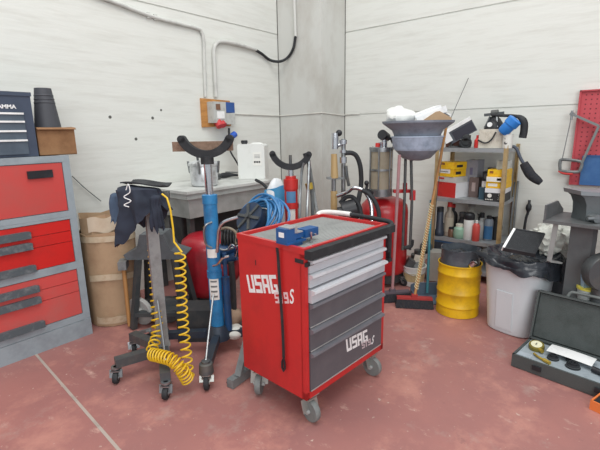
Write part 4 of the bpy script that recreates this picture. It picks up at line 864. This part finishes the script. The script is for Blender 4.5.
MB().b(4.22,4.5,1.22,1.63,.122,.36).build('tray_body', mat('tray_dark',(64,68,76),.5), lb, .012)
MB().b(4.215,4.505,1.215,1.635,.362,.378).build('blue_lid', mat('lid_blue',(66,104,146),.5), lb, .006)
# on the top shelf
TZ=1.331
wl=thing('work_lamp', 'white and grey rectangular work lamp tipped up on the shelf top', 'lamp', (4.4,1.5,TZ))
ML=Matrix.Rotation(R(0),3,'Z')
pA=V((4.300, 1.567, 1.426)); pB=V((4.360, 1.351, 1.557)); dv=(pB-pA); Ld=dv.length; dv.normalize(); nn=V((-.80,-.25,-.1)); nn=(nn-dv*nn.dot(dv)).normalized(); wv=nn.cross(dv)
ML=Matrix((dv,wv,nn)).transposed(); cl=(pA+pB)/2
sg_=1 if wv.z>0 else -1
MB().box(cl,(Ld,.13,.06),ML).build('lamp_body', lampgrey, wl, .012)
MB().box(cl+ML@V((-.01,sg_*.068,.0)),(Ld+.02,.03,.075),ML).build('white_rim', white_m, wl, .008)
MB().box(cl+ML@V((-Ld/2-.01,sg_*.02,0)),(.07,.11,.09),ML).build('corner_cap', white_m, wl, .012)
MB().box(cl+ML@V((.02,-.01*sg_,.031)),(Ld*.8,.09,.003),ML).build('lamp_glass', mat('lamp_lens',(52,58,68),.2), wl)
MB().bar(V((4.42,1.40,TZ+.004)),cl-nn*.02,.03,.02).bar(V((4.34,1.56,TZ+.004)),cl-nn*.02-dv*.06,.03,.02).bar((4.42,1.40,TZ+.008),(4.34,1.58,TZ+.008),.04,.014).build('stand_bracket', steeld, wl, .003)
solid('pump_unit', MB().cyl((4.32,1.46,TZ+.035),(4.32,1.36,TZ+.035),.034).cyl((4.32,1.38,TZ+.06),(4.32,1.38,TZ+.12),.02).ell((4.32,1.40,TZ+.10),(.03,.04,.03)), dark_m, 'dark pump head on the shelf top below the work lamp', 'machine part', bev=.004)
solid('cable_ring', MB().tube([(4.27,1.39+.05*cos(a),TZ+.05+.045*sin(a)) for a in [2*pi*i/20 for i in range(20)]],.009,8,closed=True), blackrub, 'small black cable ring standing on the shelf top', 'cable')
solid('brown_block', MB().b(4.36,4.5,1.44,1.62,TZ+.002,TZ+.075), mat('block_brown',(108,72,62),.7), 'brown block on the shelf top beneath the work lamp', 'block', bev=.006)
solid('red_bottle', MB().lathe([(.028,0),(.03,.005),(.03,.07),(.014,.09),(.014,.12)],(4.29,1.285,TZ+.001),18), redpl, 'small red bottle beside the beige case on the shelf top', 'bottle')
bx=thing('beige_case', 'ribbed beige plastic case on the shelf top with black pump on it', 'case', (4.4,1.2,TZ))
MB().b(4.25,4.50,1.045,1.265,TZ+.001,TZ+.175).build('case_body', beige_m, bx, .008)
g=MB()
for k in range(10): g.b(4.247,4.251,1.055+k*.02,1.063+k*.02,TZ+.02,TZ+.155)
g.build('ribs', beige_m, bx)
MB().tube([(4.235, 1.265, 1.407),(4.235, 1.199, 1.379),(4.235, 1.148, 1.407),(4.235, 1.110, 1.479)],.007,8,smooth=5).build('cable', blackrub, bx)
bk=thing('black_pump', 'black mechanical pump head sitting on the beige case', 'pump', (4.4,1.17,TZ+.172))
z=TZ+.172
MB().lathe([(.085,0),(.09,.02),(.075,.06),(.05,.10),(.03,.12)],(4.40,1.175,z),24).build('pump_dome', blackpl, bk)
MB().bar((4.36,1.26,z+.135),(4.38,1.09,z+.15),.04,.025).cyl((4.40,1.175,z+.1),(4.40,1.175,z+.17),.02).cyl((4.37,1.20,z+.15),(4.37,1.14,z+.155),.028).build('lever', steeld, bk, .004)
MB().cyl((4.315,1.19,z+.045),(4.30,1.19,z+.045),.022).build('dial', white_m, bk)
MB().bar((4.33,1.24,z+.02),(4.37,1.21,z+.12),.012,.012).bar((4.33,1.13,z+.02),(4.37,1.15,z+.12),.012,.012).build('bracket', steel_m, bk)
sg=thing('spray_gun', 'blue and white spray gun with a black hose on the near shelf corner', 'spray gun', (4.24,1.005,TZ))
MB().cyl((4.24,1.005,TZ+.002),(4.24,1.005,TZ+.125),.042,.046).build('cup', mat('cup_white',(224,224,216),.4), sg, .006)
MB().cyl((4.197,1.01,TZ+.05),(4.20,1.01,TZ+.05),.014).cyl((4.197,1.01,TZ+.09),(4.20,1.01,TZ+.09),.012).build('cup_mark', steeld, sg)
ga_=V((4.220, 1.054, 1.470)); gb_=V((4.220, 0.947, 1.591)); MG=Matrix(((gb_-ga_).normalized().orthogonal().normalized(),(gb_-ga_).normalized().cross((gb_-ga_).normalized().orthogonal().normalized()),(gb_-ga_).normalized())).transposed(); lg=(gb_-ga_).length
MB().lathe([(.04,0),(.052,.015),(.054,lg*.55),(.062,lg*.6),(.062,lg*.95),(.045,lg)],ga_,24,MG).build('gun_body', mat('gun_blue',(48,128,210),.4), sg)
MB().tube([(4.320, 1.180, 1.636),(4.300, 1.086, 1.627),(4.300, 0.975, 1.619),(4.300, 0.924, 1.599),(4.300, 0.896, 1.555),(4.300, 0.890, 1.493),(4.300, 0.896, 1.423)],lambda t:.014+.018*min(1,max(0,(t-.35)*4)),10,smooth=6).build('grip_hose', blackrub, sg)
br=thing('wheel_brush', 'long handled black brush hanging off the near end of the shelf top', 'brush', (4.300, 1.036, 1.332))
MB().tube([(4.280, 1.075, 1.337),(4.280, 0.973, 1.347),(4.280, 0.933, 1.325),(4.280, 0.898, 1.253),(4.280, 0.850, 1.173)],.014,10,smooth=5).build('handle', mat('brush_handle',(70,78,92),.5), br)
MB().tube([(4.280, 0.864, 1.200),(4.280, 0.831, 1.147),(4.280, 0.794, 1.094),(4.280, 0.741, 1.052),(4.280, 0.707, 1.027)],lambda t:.022+.022*sin(pi*min(1,.2+t*.75)),12,smooth=5).build('brush_head', bristle, br)
# ------------------------------------------------------------------ yellow drum
yd=thing('oil_drum', 'small open yellow steel drum before the shelf unit', 'drum', (3.42,1.095,0))
c=(3.42,1.095,0)
prof=[(.165,0),(.172,.004),(.172,.012)]
for z in (.085,.20,.36):
    prof+=[(.168,z-.012),(.174,z-.004),(.174,z+.004),(.168,z+.012)]
prof+=[(.168,.425),(.173,.43),(.173,.44),(.165,.44),(.163,.30),(.02,.30)]
MB().lathe(prof,c,48).build('drum_shell', drumyel, yd)
MB().lathe([(.02,.302),(.161,.302),(.161,.304),(.02,.304)],c,32).build('drum_inside', dark_m, yd)
for lab,cc,rad,m,sd in (('black refuse sack heaped in the yellow drum',(3.43,1.11,.43),(.13,.13,.10),binbag,2),('dark oily rag at the near side of the yellow drum',(3.36,1.01,.42),(.055,.05,.04),dark_m,5)):
    solid('refuse', MB().ell(cc,rad,24,14).crumple(.03,13,sd), m, lab, 'refuse')
MB().lathe([(.158,.40),(.160,.40),(.150,.50),(.155,.56),(.150,.56),(.145,.50)],c,32).crumple(.012,11,6).build('liner_cuff', mat('liner_grey',(70,76,82),.25,0,(92,98,104),9,.5), yd)
solid('black_tube', MB().tube([(3.40,1.14,.44),(3.36,1.03,.50),(3.38,.94,.56)],.016,8,smooth=4), blackrub, 'black tube sticking out of the yellow drum towards the bin', 'tube')
solid('tin_can', MB().lathe([(.026,0),(.028,.004),(.028,.06),(.02,.062)],(3.33,.99,.44),20,Matrix.Rotation(.6,3,'X')), chrome, 'shiny crushed tin at the edge of the yellow drum', 'tin')

# ------------------------------------------------------------------ white bin with liner
wb=thing('waste_bin', 'large pale grey plastic bin with black liner beside the yellow drum', 'bin', (3.385,.64,0))
c=V((3.39,.637,0))
def rr(r, n=40, e=3.2):
    out=[]
    for i in range(n):
        a=2*pi*i/n; k=(abs(cos(a))**e+abs(sin(a))**e)**(-1/e); out.append(V((r*k*cos(a),r*k*sin(a),0)))
    return out
MBn=rotz(-.25)
g=MB(); loops=[]
for r,z in ((.165,0),(.175,.01),(.205,.40),(.222,.555),(.235,.56),(.235,.585),(.222,.585),(.205,.40),(.168,.02)):
    loops.append([g.bm.verts.new(c+MBn@p+UP*z) for p in rr(r)])
for a,b_ in zip(loops,loops[1:]): g.skin(a,b_)
g.bm.faces.new(loops[0][::-1]); g.bm.faces.new(loops[-1])
g.build('bin_body', bin_m, wb)
MB().box(c+MBn@V((-.188,0,.19)),(.012,.12,.30),MBn@Matrix.Rotation(R(-4.5),3,'Y')).build('front_rib', bin_m, wb, .006)
# liner folded over the rim
def liner(u,v):
    a=2*pi*u; e=3.2; k=(abs(cos(a))**e+abs(sin(a))**e)**(-1/e); dq=V((cos(a),sin(a),0))*k
    dropf=.025+.125*(.5+.5*sin(a+2.4))**1.5+.014*sin(4*a+1)+.006*sin(9*a)
    if v<.35: r=.10+.11*(v/.35); z=.53+.045*(v/.35)
    elif v<.55: r=.21+.046*((v-.35)/.2); z=.575+.03*sin(pi*(v-.35)/.2)
    else: r=.256+.012*(1+sin(7*a))*(v-.55)/.45+.01*(v-.55); z=.575-dropf*((v-.55)/.45)
    z+=.02*noise.noise(V((cos(a)*4,sin(a)*4,v*5)))+.006*noise.noise(V((cos(a)*9,sin(a)*9,v*10))); r+=(.014 if v<.45 else .007)*noise.noise(V((cos(a)*6,sin(a)*6,v*4+3)))
    return c+MBn@(dq*r)+UP*z
MB().grid(liner,120,30,.003).build('bin_liner', binbag, wb)
MB().ell(c+UP*.50,(.16,.16,.06),28,14).crumple(.03,12,9).build('liner_sag', binbag, wb)
fp=thing('filter_panel', 'square black filter panel with a white edge lying in the bin mouth', 'filter', c+UP*.6)
a_=V((3.053, 0.693, 0.698)); b_=V((3.281, 0.683, 0.790)); d_=V((3.353, 0.500, 0.764)); e_=V((3.123, 0.512, 0.669))
n_=(e_-a_).cross(b_-a_).normalized(); n_=n_ if n_.z>0 else -n_
g=MB(); vs_q=[g.bm.verts.new(p+n_*s_) for s_ in (-.011,.011) for p in (a_,e_,d_,b_)]
for f in ((0,1,2,3),(4,5,6,7),(0,1,5,4),(1,2,6,5),(2,3,7,6),(3,0,4,7)): g.bm.faces.new([vs_q[i] for i in f])
g.build('filter_sheet', mat('filter_black',(40,42,45),.85,0,(54,56,58),40,.4,.3), fp)
MB().bar(a_,b_,.016,.034,n_).build('white_edge', white_m, fp, .002)
MB().bar(a_,e_,.010,.03,n_).bar(e_,d_,.012,.03,n_).bar(d_,b_,.012,.03,n_).build('dark_frame', blackpl, fp, .002)

# grey bin with rags
gb=thing('rag_bin', 'grey crate bin heaped with white rags behind the pale bin', 'bin', (3.72,.47,0))
g=MB(); c=V((3.74,.44,0)); loops=[]
for r,z in ((.15,0),(.19,.52),(.20,.52),(.20,.54),(.185,.54),(.15,.03)): loops.append([g.bm.verts.new(c+p+UP*z) for p in rr(r)])
for a,b_ in zip(loops,loops[1:]): g.skin(a,b_)
g.bm.faces.new(loops[0][::-1]); g.bm.faces.new(loops[-1]); g.build('bin_body', mat('bin_slate',(112,120,126),.5), gb)
k=0
for lab,cc,rad in (('large white rag heaped at the top of the grey rag bin',(3.66,.48,.66),(.17,.16,.11)),('crumpled white rag at the front of the grey rag bin',(3.60,.46,.64),(.08,.09,.07)),('white rag hanging over the near side of the grey rag bin',(3.62,.36,.60),(.08,.08,.10))):
    k+=1; solid('rag', MB().ell(cc,rad,64,40).crumple(.05,14,k*3).crumple(.022,34,k*5), rag_m, lab, 'rag')
for lab,p,q_ in (('taller thin grey rod leaning on the wall beside the shelf',((4.660, 0.975, 0.991)),((4.500, 0.946, 0.417))),('second thin grey rod close beside the taller one',((4.660, 1.002, 0.980)),((4.500, 0.973, 0.413)))):
    solid('wall_rod', MB().cyl(p,(q_[0],q_[1],.01),.011), steelg, lab, 'rod', None, 'rods leaning on the right wall')
solid('black_lever', MB().tube([(4.640, 0.851, 0.811),(4.620, 0.850, 0.693),(4.600, 0.862, 0.573),((4.500, 0.856, 0.430)[0],(4.500, 0.856, 0.430)[1],.01)],lambda t:.013+.014*(1 if .1<t<.3 else 0),10,smooth=4), blackpl, 'black lever bar leaning on the wall right of the thin rods', 'bar', None)

# ------------------------------------------------------------------ pegboard with hacksaw
pb=thing('peg_board', 'red perforated tool board on the right wall', 'tool board', (4.66,.2,1.0))
g=MB().b(4.655,4.68,-.75,.535,.985,1.83).b(4.635,4.682,.523,.537,.985,1.83).b(4.635,4.682,-.75,.537,1.82,1.832)
g.build('board', pegred, pb, .002)
g=MB()
for i in range(16):
    for j in range(20):
        y=.485-i*.042; z=1.02+j*.0405
        g.b(4.6535,4.656,y-.005,y+.005,z-.005,z+.005)
g.build('hole_pattern', mat('hole_dark',(104,44,52),.8), pb)
bp_=thing('blue_panel', 'blue sheet covering the lower half of the red tool board', 'panel', (4.64,.3,1.0))
MB().b(4.628,4.65,-.75,.455,.99,1.255).build('sheet', mat('panel_blue',(54,98,152),.5,0,(74,118,166),4,.6), bp_, .004)
MB().b(4.624,4.63,-.7,.44,1.245,1.262).build('top_lip', mat('panel_blue_dark',(44,84,134),.5), bp_)
hs=thing('hacksaw', 'grey hacksaw hanging slanted on the edge of the red tool board', 'saw', (4.600, 0.525, 1.396))
A_=V((4.590, 0.571, 1.626)); Bq=V((4.590, 0.358, 1.517)); Cq=V((4.590, 0.449, 1.192)); Dq=V((4.590, 0.613, 1.113)); Eq=V((4.590, 0.486, 1.109))
MB().bar(A_,Bq,.02,.028,(1,0,0)).bar(Bq,Cq,.02,.026,(1,0,0)).build('bow_frame', steelg, hs, .004)
MB().bar(A_+V((0,0,-.01)),Dq+V((0,0,.03)),.006,.016,(1,0,0)).build('blade', steel_m, hs)
MB().tube([Dq,V((4.590, 0.621, 1.196)),V((4.590, 0.599, 1.220)),V((4.590, 0.481, 1.209)),Cq,V((4.590, 0.457, 1.129)),Eq,Dq],.014,10,smooth=4).build('handle', steelg, hs)
MB().tube([V((4.585, 0.624, 1.113)),V((4.585, 0.578, 1.092)),V((4.585, 0.507, 1.090))],.01,8,smooth=3).build('red_grip_edge', redpl, hs)
MB().cyl(A_-V((.012,0,0)),A_+V((.035,0,0)),.018).cyl(A_+V((0,0,.03)),A_-V((0,0,.05)),.01).build('wing_nut', steel_m, hs)

# ------------------------------------------------------------------ pedestal vise
pv=thing('pedestal', 'thick dark grey steel pedestal with a flat plate shelf behind the open case', 'pedestal', (3.33,.27,0))
c=V((3.33,.265,0)); MV=rotz(-.12)
MB().box(c+UP*.45,(.14,.13,.90),MV).build('post', postgrey, pv, .01)
MB().box(c+UP*.012,(.22,.22,.022),MV).build('foot_plate', postgrey, pv, .004)
MB().box(c+V((0,-.02,.90)),(.40,.44,.02),MV).build('plate_shelf', mat('plate_grey',(104,107,108),.5,.2,(84,86,86),8,.6), pv, .003)
MB().prism([(-.2,0),(.2,0),(.2,.02),(.05,.10),(-.2,.10)],.012,MV@rotz(0),c+MV@V((0,.185,0))+UP*.91).build('back_upstand', mat('plate_grey',(104,107,108)), pv, .003)
MB().bar(c+MV@V((-.16,.13,.89)),c+MV@V((-.14,.15,.62)),.03,.012).bar(c+MV@V((-.14,.15,.62)),c+MV@V((-.06,.10,.60)),.03,.012).build('hanger_strap', mat('strap_grey',(150,152,150),.6), pv, .002)
va=thing('pipe_vise', 'heavy grey anvil-shaped vise with flared jaws on the pedestal', 'vise', c+UP*.91)
o=c+UP*.911; RA=AX
pr=[(-.055,0),(.075,0),(.078,.07),(.085,.115),(.105,.15),(.145,.178),(.15,.192),(.05,.186),(-.03,.192),(-.115,.20),(-.11,.182),(-.075,.155),(-.055,.11),(-.05,.05)]
MB().prism(pr,.14,RA,o-FW*.07).build('jaw_body', visegrey, va, .01)
MB().prism([(-.11,.175),(-.02,.168),(.05,.165),(.145,.172),(.15,.194),(.05,.188),(-.03,.194),(-.118,.202)],.18,RA,o-FW*.09).build('jaw_flare', mat('vise_light',(150,158,162),.4,.5), va, .006)
MB().cyl(o+RT*-.02-FW*.07+UP*.03,o+RT*-.02-FW*.14+UP*.03,.026).cyl(o-FW*.13-RT*.08+UP*.03,o-FW*.13+RT*.05+UP*.035,.011).cyl(o+RT*.10+UP*.03,o+RT*.26+UP*.02,.04).build('screw_spindle', steel_m, va, .004)
MB().box(o+RT*.19+UP*.035,(.22,.14,.07),RA).build('slide', steeld, va, .012)
MB().box(o+RT*.24+UP*.115,(.20,.12,.05),RA).box(o+RT*.26+UP*.06,(.10,.10,.10),RA).build('rear_jaw', visegrey, va, .012)
# bench / machine right of it
bd=thing('bench_drawer_box', 'dark steel bench block at the frame edge beside the pedestal', 'bench', (3.75,.05,0))
MB().b(3.55,4.1,-.35,.16,.02,.86).build('bench_body', mat('bench_dark',(70,74,80),.6), bd, .01)
MB().b(3.5,4.15,-.40,.19,.862,.90).build('bench_top', steelg, bd, .006)
MB().box((3.490, 0.256, 0.691),(.012,.012,.16)).box((3.490, 0.237, 0.657),(.012,.05,.014)).build('white_bracket', white_m, bd, .002)
wh=thing('grinding_machine', 'round machine guard with a silver rim at the right frame edge', 'machine', (3.718, 0.114, 0.000))
o=V((3.194, 0.126, 0.606))
MB().lathe([(.05,-.04),(.115,-.04),(.12,-.03),(.12,.03),(.115,.04),(.05,.04)],o,32,Matrix((RT,UP,-FW)).transposed()).build('wheel_guard', steeld, wh)
MB().lathe([(.085,-.045),(.10,-.05),(.118,-.045),(.118,.0),(.085,.0)],o-FW*.02,32,Matrix((RT,UP,-FW)).transposed()).build('rim', steel_m, wh)
MB().cyl(o-UP*.10,(o.x,o.y,.01),.05).build('stand', steeld, wh)
pt=thing('parts_pot', 'white pot with a yellow rim holding blue cartons beside the pedestal', 'pot', ((3.256, 0.193, 0.378)[0],(3.256, 0.193, 0.378)[1],0))
o=V(((3.256, 0.193, 0.378)[0],(3.256, 0.193, 0.378)[1],0)); zt=(3.249, 0.202, 0.464)[2]
MB().b(o.x-.05,o.x+.05,o.y-.05,o.y+.05,.005,zt-.135).build('stool', dark_m, pt, .01)
MB().lathe([(.045,zt-.13),(.05,zt-.125),(.064,zt-.01),(.064,zt),(.058,zt),(.05,zt-.11),(.02,zt-.11)],(o.x,o.y,0),28).build('pot_wall', mat('pot_white',(206,212,210),.5), pt)
MB().lathe([(.060,zt-.006),(.069,zt-.006),(.069,zt+.008),(.060,zt+.008)],(o.x,o.y,0),28).build('yellow_rim', mat('rim_yellow',(222,208,88),.5), pt)
for lab,dx,hh,m in (('tall pale blue carton standing in the yellow rimmed pot',-.022,.13,mat('tube_blue',(150,178,202),.5)),('short grey-blue carton in the yellow rimmed pot',.026,.105,mat('tube_grey',(122,140,150),.5))):
    t=thing('tube_carton', lab, 'carton', o+RT*dx+UP*(zt-.10))
    MB().box(o+RT*dx+UP*(zt-.10+hh*.8),(.042,.035,hh*1.6),AX@Matrix.Rotation(R(-6),3,'Y')).build('carton_body', m, t, .003)
    MB().box(o+RT*dx+RT*-.005+UP*(zt+.06)-FW*.018,(.02,.003,.025),AX@Matrix.Rotation(R(-6),3,'Y')).build('print_block', mat('print_dkblue',(60,80,110),.6), t)
for lab,px,py,m in (('crumpled bright foil at the right frame edge near the case',598,301,alu_m),('dark rag below the round machine guard',600,312,dark_m)):
    q=V((3.135, 0.120, 0.355)); 
    solid('scrap', MB().ell((3.368, 0.119, 0.330) if m is alu_m else (3.428, 0.109, 0.253),(.07,.07,.04),18,12,AX).crumple(.03,16,px), m, lab, 'scrap')

# ------------------------------------------------------------------ open tool case on the floor
oc=thing('tool_case', 'open grey-green hard case with grey foam tray of tools on the floor', 'case', (2.85,.2,0))
A_=V((2.773, 0.518, 0.000)); B_=V((2.707, 0.037, 0.000)); ex=(B_-A_).normalized(); ey=UP.cross(ex); 
L_=.62; Dk=.30; H_=.085
A_=A_+ey*.0
MK=Matrix((ex,ey,UP)).transposed(); K=lambda x,y,z: A_+MK@V((x,y,z))
g=MB().box(K(L_/2,Dk/2,H_/2-.008+.006),(L_,Dk,H_-.02),MK).box(K(L_/2,.006,H_/2+.004),(L_,.014,H_),MK).box(K(L_/2,Dk-.006,H_/2+.004),(L_,.014,H_),MK).box(K(.006,Dk/2,H_/2+.004),(.014,Dk,H_),MK).box(K(L_-.006,Dk/2,H_/2+.004),(.014,Dk,H_),MK)
g.build('case_base', case_m, oc, .004)
MB().box(K(L_/2,Dk/2,H_-.008),(L_-.03,Dk-.03,.016),MK).build('foam_tray', foam_m, oc, .002)
for x,y,r_ in ((.20,.12,.035),(.315,.10,.042),(.30,.17,.025)): MB().lathe([(.005,0),(r_,0),(r_,.002),(.005,.002)],K(x,y,H_+.0005),20).build('foam_pocket', mat('pocket_dark',(50,54,58),.9), oc)
MB().box(K(.06,.05,H_+.0015),(.08,.05,.003),MK).build('foam_lid', mat('foam_lighter',(168,178,186),.8), oc, .001)
for x in (.15,.48):
    MB().box(K(x,-.006,.05),(.05,.012,.03),MK).build('latch', blackpl, oc, .003)
ang=R(14); ld=MK@Matrix.Rotation(-ang,3,'X')
LB=K(L_/2,Dk+.012,H_+.004)
Q=lambda x,y,z: LB+ld@V((x,y,z))
g=MB().box(Q(0,.03,.17),(L_,.012,.33),ld).box(Q(-L_/2+.006,.005,.17),(.012,.05,.33),ld).box(Q(L_/2-.006,.005,.17),(.012,.05,.33),ld).box(Q(0,.005,.332),(L_,.05,.012),ld).box(Q(0,.005,.006),(L_,.05,.012),ld)
g.build('case_lid', case_m, oc, .006)
MB().box(Q(0,.012,.17),(L_-.03,.024,.30),ld).build('lid_foam', mat('lid_foam_dark',(74,80,79),.95,0,(62,68,66),9,.6,.3,bscale=160), oc)
MB().tube([Q(-.14,.02,.336),Q(-.13,.02,.362),Q(-.10,.02,.372),Q(.06,.02,.372),Q(.09,.02,.362),Q(.10,.02,.336)],.01,10,smooth=4).build('carry_handle', mat('handle_pale',(112,118,116),.5), oc)
for x in (-.2,.2): MB().cyl(Q(x-.03,.0,.0),Q(x+.03,.0,.0),.008).build('hinge', steel_m, oc)
ga=thing('pressure_gauge', 'round brass rimmed gauge lying in the left corner of the open case', 'gauge', K(.075,.19,H_))
MB().lathe([(.03,0),(.045,.003),(.048,.02),(.045,.035),(.03,.036)],K(.085,.18,H_+.002),28,MK@Matrix.Rotation(.25,3,'X')).build('gauge_body', mat('gauge_brass',(140,128,60),.35,.5), ga)
MB().lathe([(.003,.036),(.033,.036),(.033,.039),(.003,.039)],K(.085,.18,H_+.002),28,MK@Matrix.Rotation(.25,3,'X')).build('dial_face', mat('dial_cream',(224,222,190),.4), ga)
MB().bar(K(.085,.155,H_+.044),K(.085,.18,H_+.044),.004,.002).build('needle', blackpl, ga)
MB().cyl(K(.11,.15,H_+.02),K(.135,.13,H_+.02),.012).build('stem', brass_m, ga)
ins=thing('instruction_sheet', 'white curled paper sheet lying over the tools in the open case', 'paper', K(.32,.2,H_))
MB().grid(lambda u,v: K(.155+.25*u,.135+.115*v-.012*u,H_+.034+.003*sin(pi*u)+.004*sin(3*v)),16,6,.0015).build('sheet', paper_m, ins)
for lab,x,y,r_,h_ in (('small black socket adapter at the left of the paper in the case',.20,.12,.03,.028),('larger black socket adapter in front of the paper in the case',.315,.10,.036,.03),('black cap tucked under the paper sheet edge in the case',.28,.165,.022,.024)):
    t=thing('adapter', lab, 'adapter', K(x,y,H_+.003), 0, 'black adapters in the case tray')
    MB().lathe([(r_*.9,0),(r_,.003),(r_,h_*.5),(r_*.7,h_*.6),(r_*.7,h_),(r_*.4,h_),(r_*.35,h_*.7),(.004,h_*.7)],(0,0,0),24).build('adapter_body', blackpl, t, world=False)
    MB().lathe([(r_*1.0,h_*.1),(r_*1.03,h_*.12),(r_*1.03,h_*.3),(r_*1.0,h_*.32)],(0,0,0),24).build('ring', steeld, t, world=False)
tl=thing('hose_coupler', 'black tube with brass end fittings at the right of the open case', 'fitting', K(.45,.1,H_))
MB().cyl(K(.41,.12,H_+.02),K(.50,.10,H_+.02),.018).build('coupler_tube', blackpl, tl, .003)
MB().cyl(K(.50,.10,H_+.02),K(.545,.09,H_+.02),.016).cyl(K(.52,.07,H_+.02),K(.525,.12,H_+.02),.012).build('brass_end', brass_m, tl, .002)
MB().cyl(K(.55,.085,H_+.02),K(.575,.08,H_+.02),.02).build('chrome_tip', chrome, tl, .002)
solid('brass_rod', MB().tube([K(.10,.085,H_+.012),K(.14,.055,H_+.012),K(.20,.035,H_+.012)],.007,8,smooth=3).cyl(K(.17,.045,H_+.012),K(.21,.03,H_+.012),.012), brass_m, 'slim brass nozzle lying along the front of the foam tray', 'nozzle')
solid('round_plug', MB().lathe([(.02,0),(.026,.004),(.026,.02),(.018,.026),(.004,.027)],K(.555,.17,H_+.003),22), white_m, 'white round cap at the right end of the case tray', 'cap')
ob=thing('orange_box', 'open shallow orange box with a dark insert at the lower right frame edge', 'box', (2.5,.0,0))
a0=V((2.565, 0.076, 0.000)); b0=V((2.532, -0.028, -0.000)); e1=(b0-a0).normalized(); e2=UP.cross(e1); MO=Matrix((e1,e2,UP)).transposed(); O=lambda x,y,z:a0+MO@V((x,y,z))
MB().box(O(.15,.005,.028),(.30,.008,.055),MO).box(O(.15,.195,.028),(.30,.008,.055),MO).box(O(.004,.1,.028),(.008,.19,.055),MO).box(O(.296,.1,.028),(.008,.19,.055),MO).box(O(.15,.1,.006),(.29,.19,.006),MO).build('box_walls', orange_m, ob, .002)
MB().box(O(.15,.1,.03),(.28,.18,.04),MO).build('dark_insert', blackpl, ob, .002)
MB().box(O(.10,.08,.054),(.15,.02,.008),MO).build('steel_piece', chrome, ob, .002)

# ------------------------------------------------------------------ light, camera
w=bpy.data.worlds.new('hall_daylight'); sc.world=w; w.use_nodes=True
w.node_tree.nodes['Background'].inputs['Color'].default_value=(.90,.95,1,1); w.node_tree.nodes['Background'].inputs['Strength'].default_value=.57
def area(name, loc, target, sx, sy, e, col):
    l=bpy.data.lights.new(name,'AREA'); l.shape='RECTANGLE'; l.size=sx; l.size_y=sy; l.energy=e; l.color=col
    o=bpy.data.objects.new(name,l); COL.objects.link(o); o.location=loc; o.rotation_euler=(V(target)-V(loc)).to_track_quat('-Z','Y').to_euler(); return o
area('roof_light',(1.2,.6,6.0),(1.6,1.0,0),5,4,255,(1,.98,.95))
area('front_fill_light',(-2.6,-3.2,3.2),(2.5,2.2,.8),4,3,205,(.96,.98,1))  # added frontal fill lamp, not the light of a door
cd=bpy.data.cameras.new('camera'); cam=bpy.data.objects.new('camera',cd); COL.objects.link(cam)
cd.sensor_width=36; cd.sensor_fit='HORIZONTAL'; cd.lens=25.260; cam.matrix_world=Matrix(((0.63095,0.17863,-0.75498,0.00000),(-0.77562,0.12319,-0.61906,0.00000),(-0.01757,0.97617,0.21628,1.51359),(0,0,0,1))); sc.camera=cam
vs_=sc.view_settings; vs_.view_transform='Standard'; vs_.look='None'; vs_.gamma=1; vs_.use_curve_mapping=False; vs_.exposure=0.0
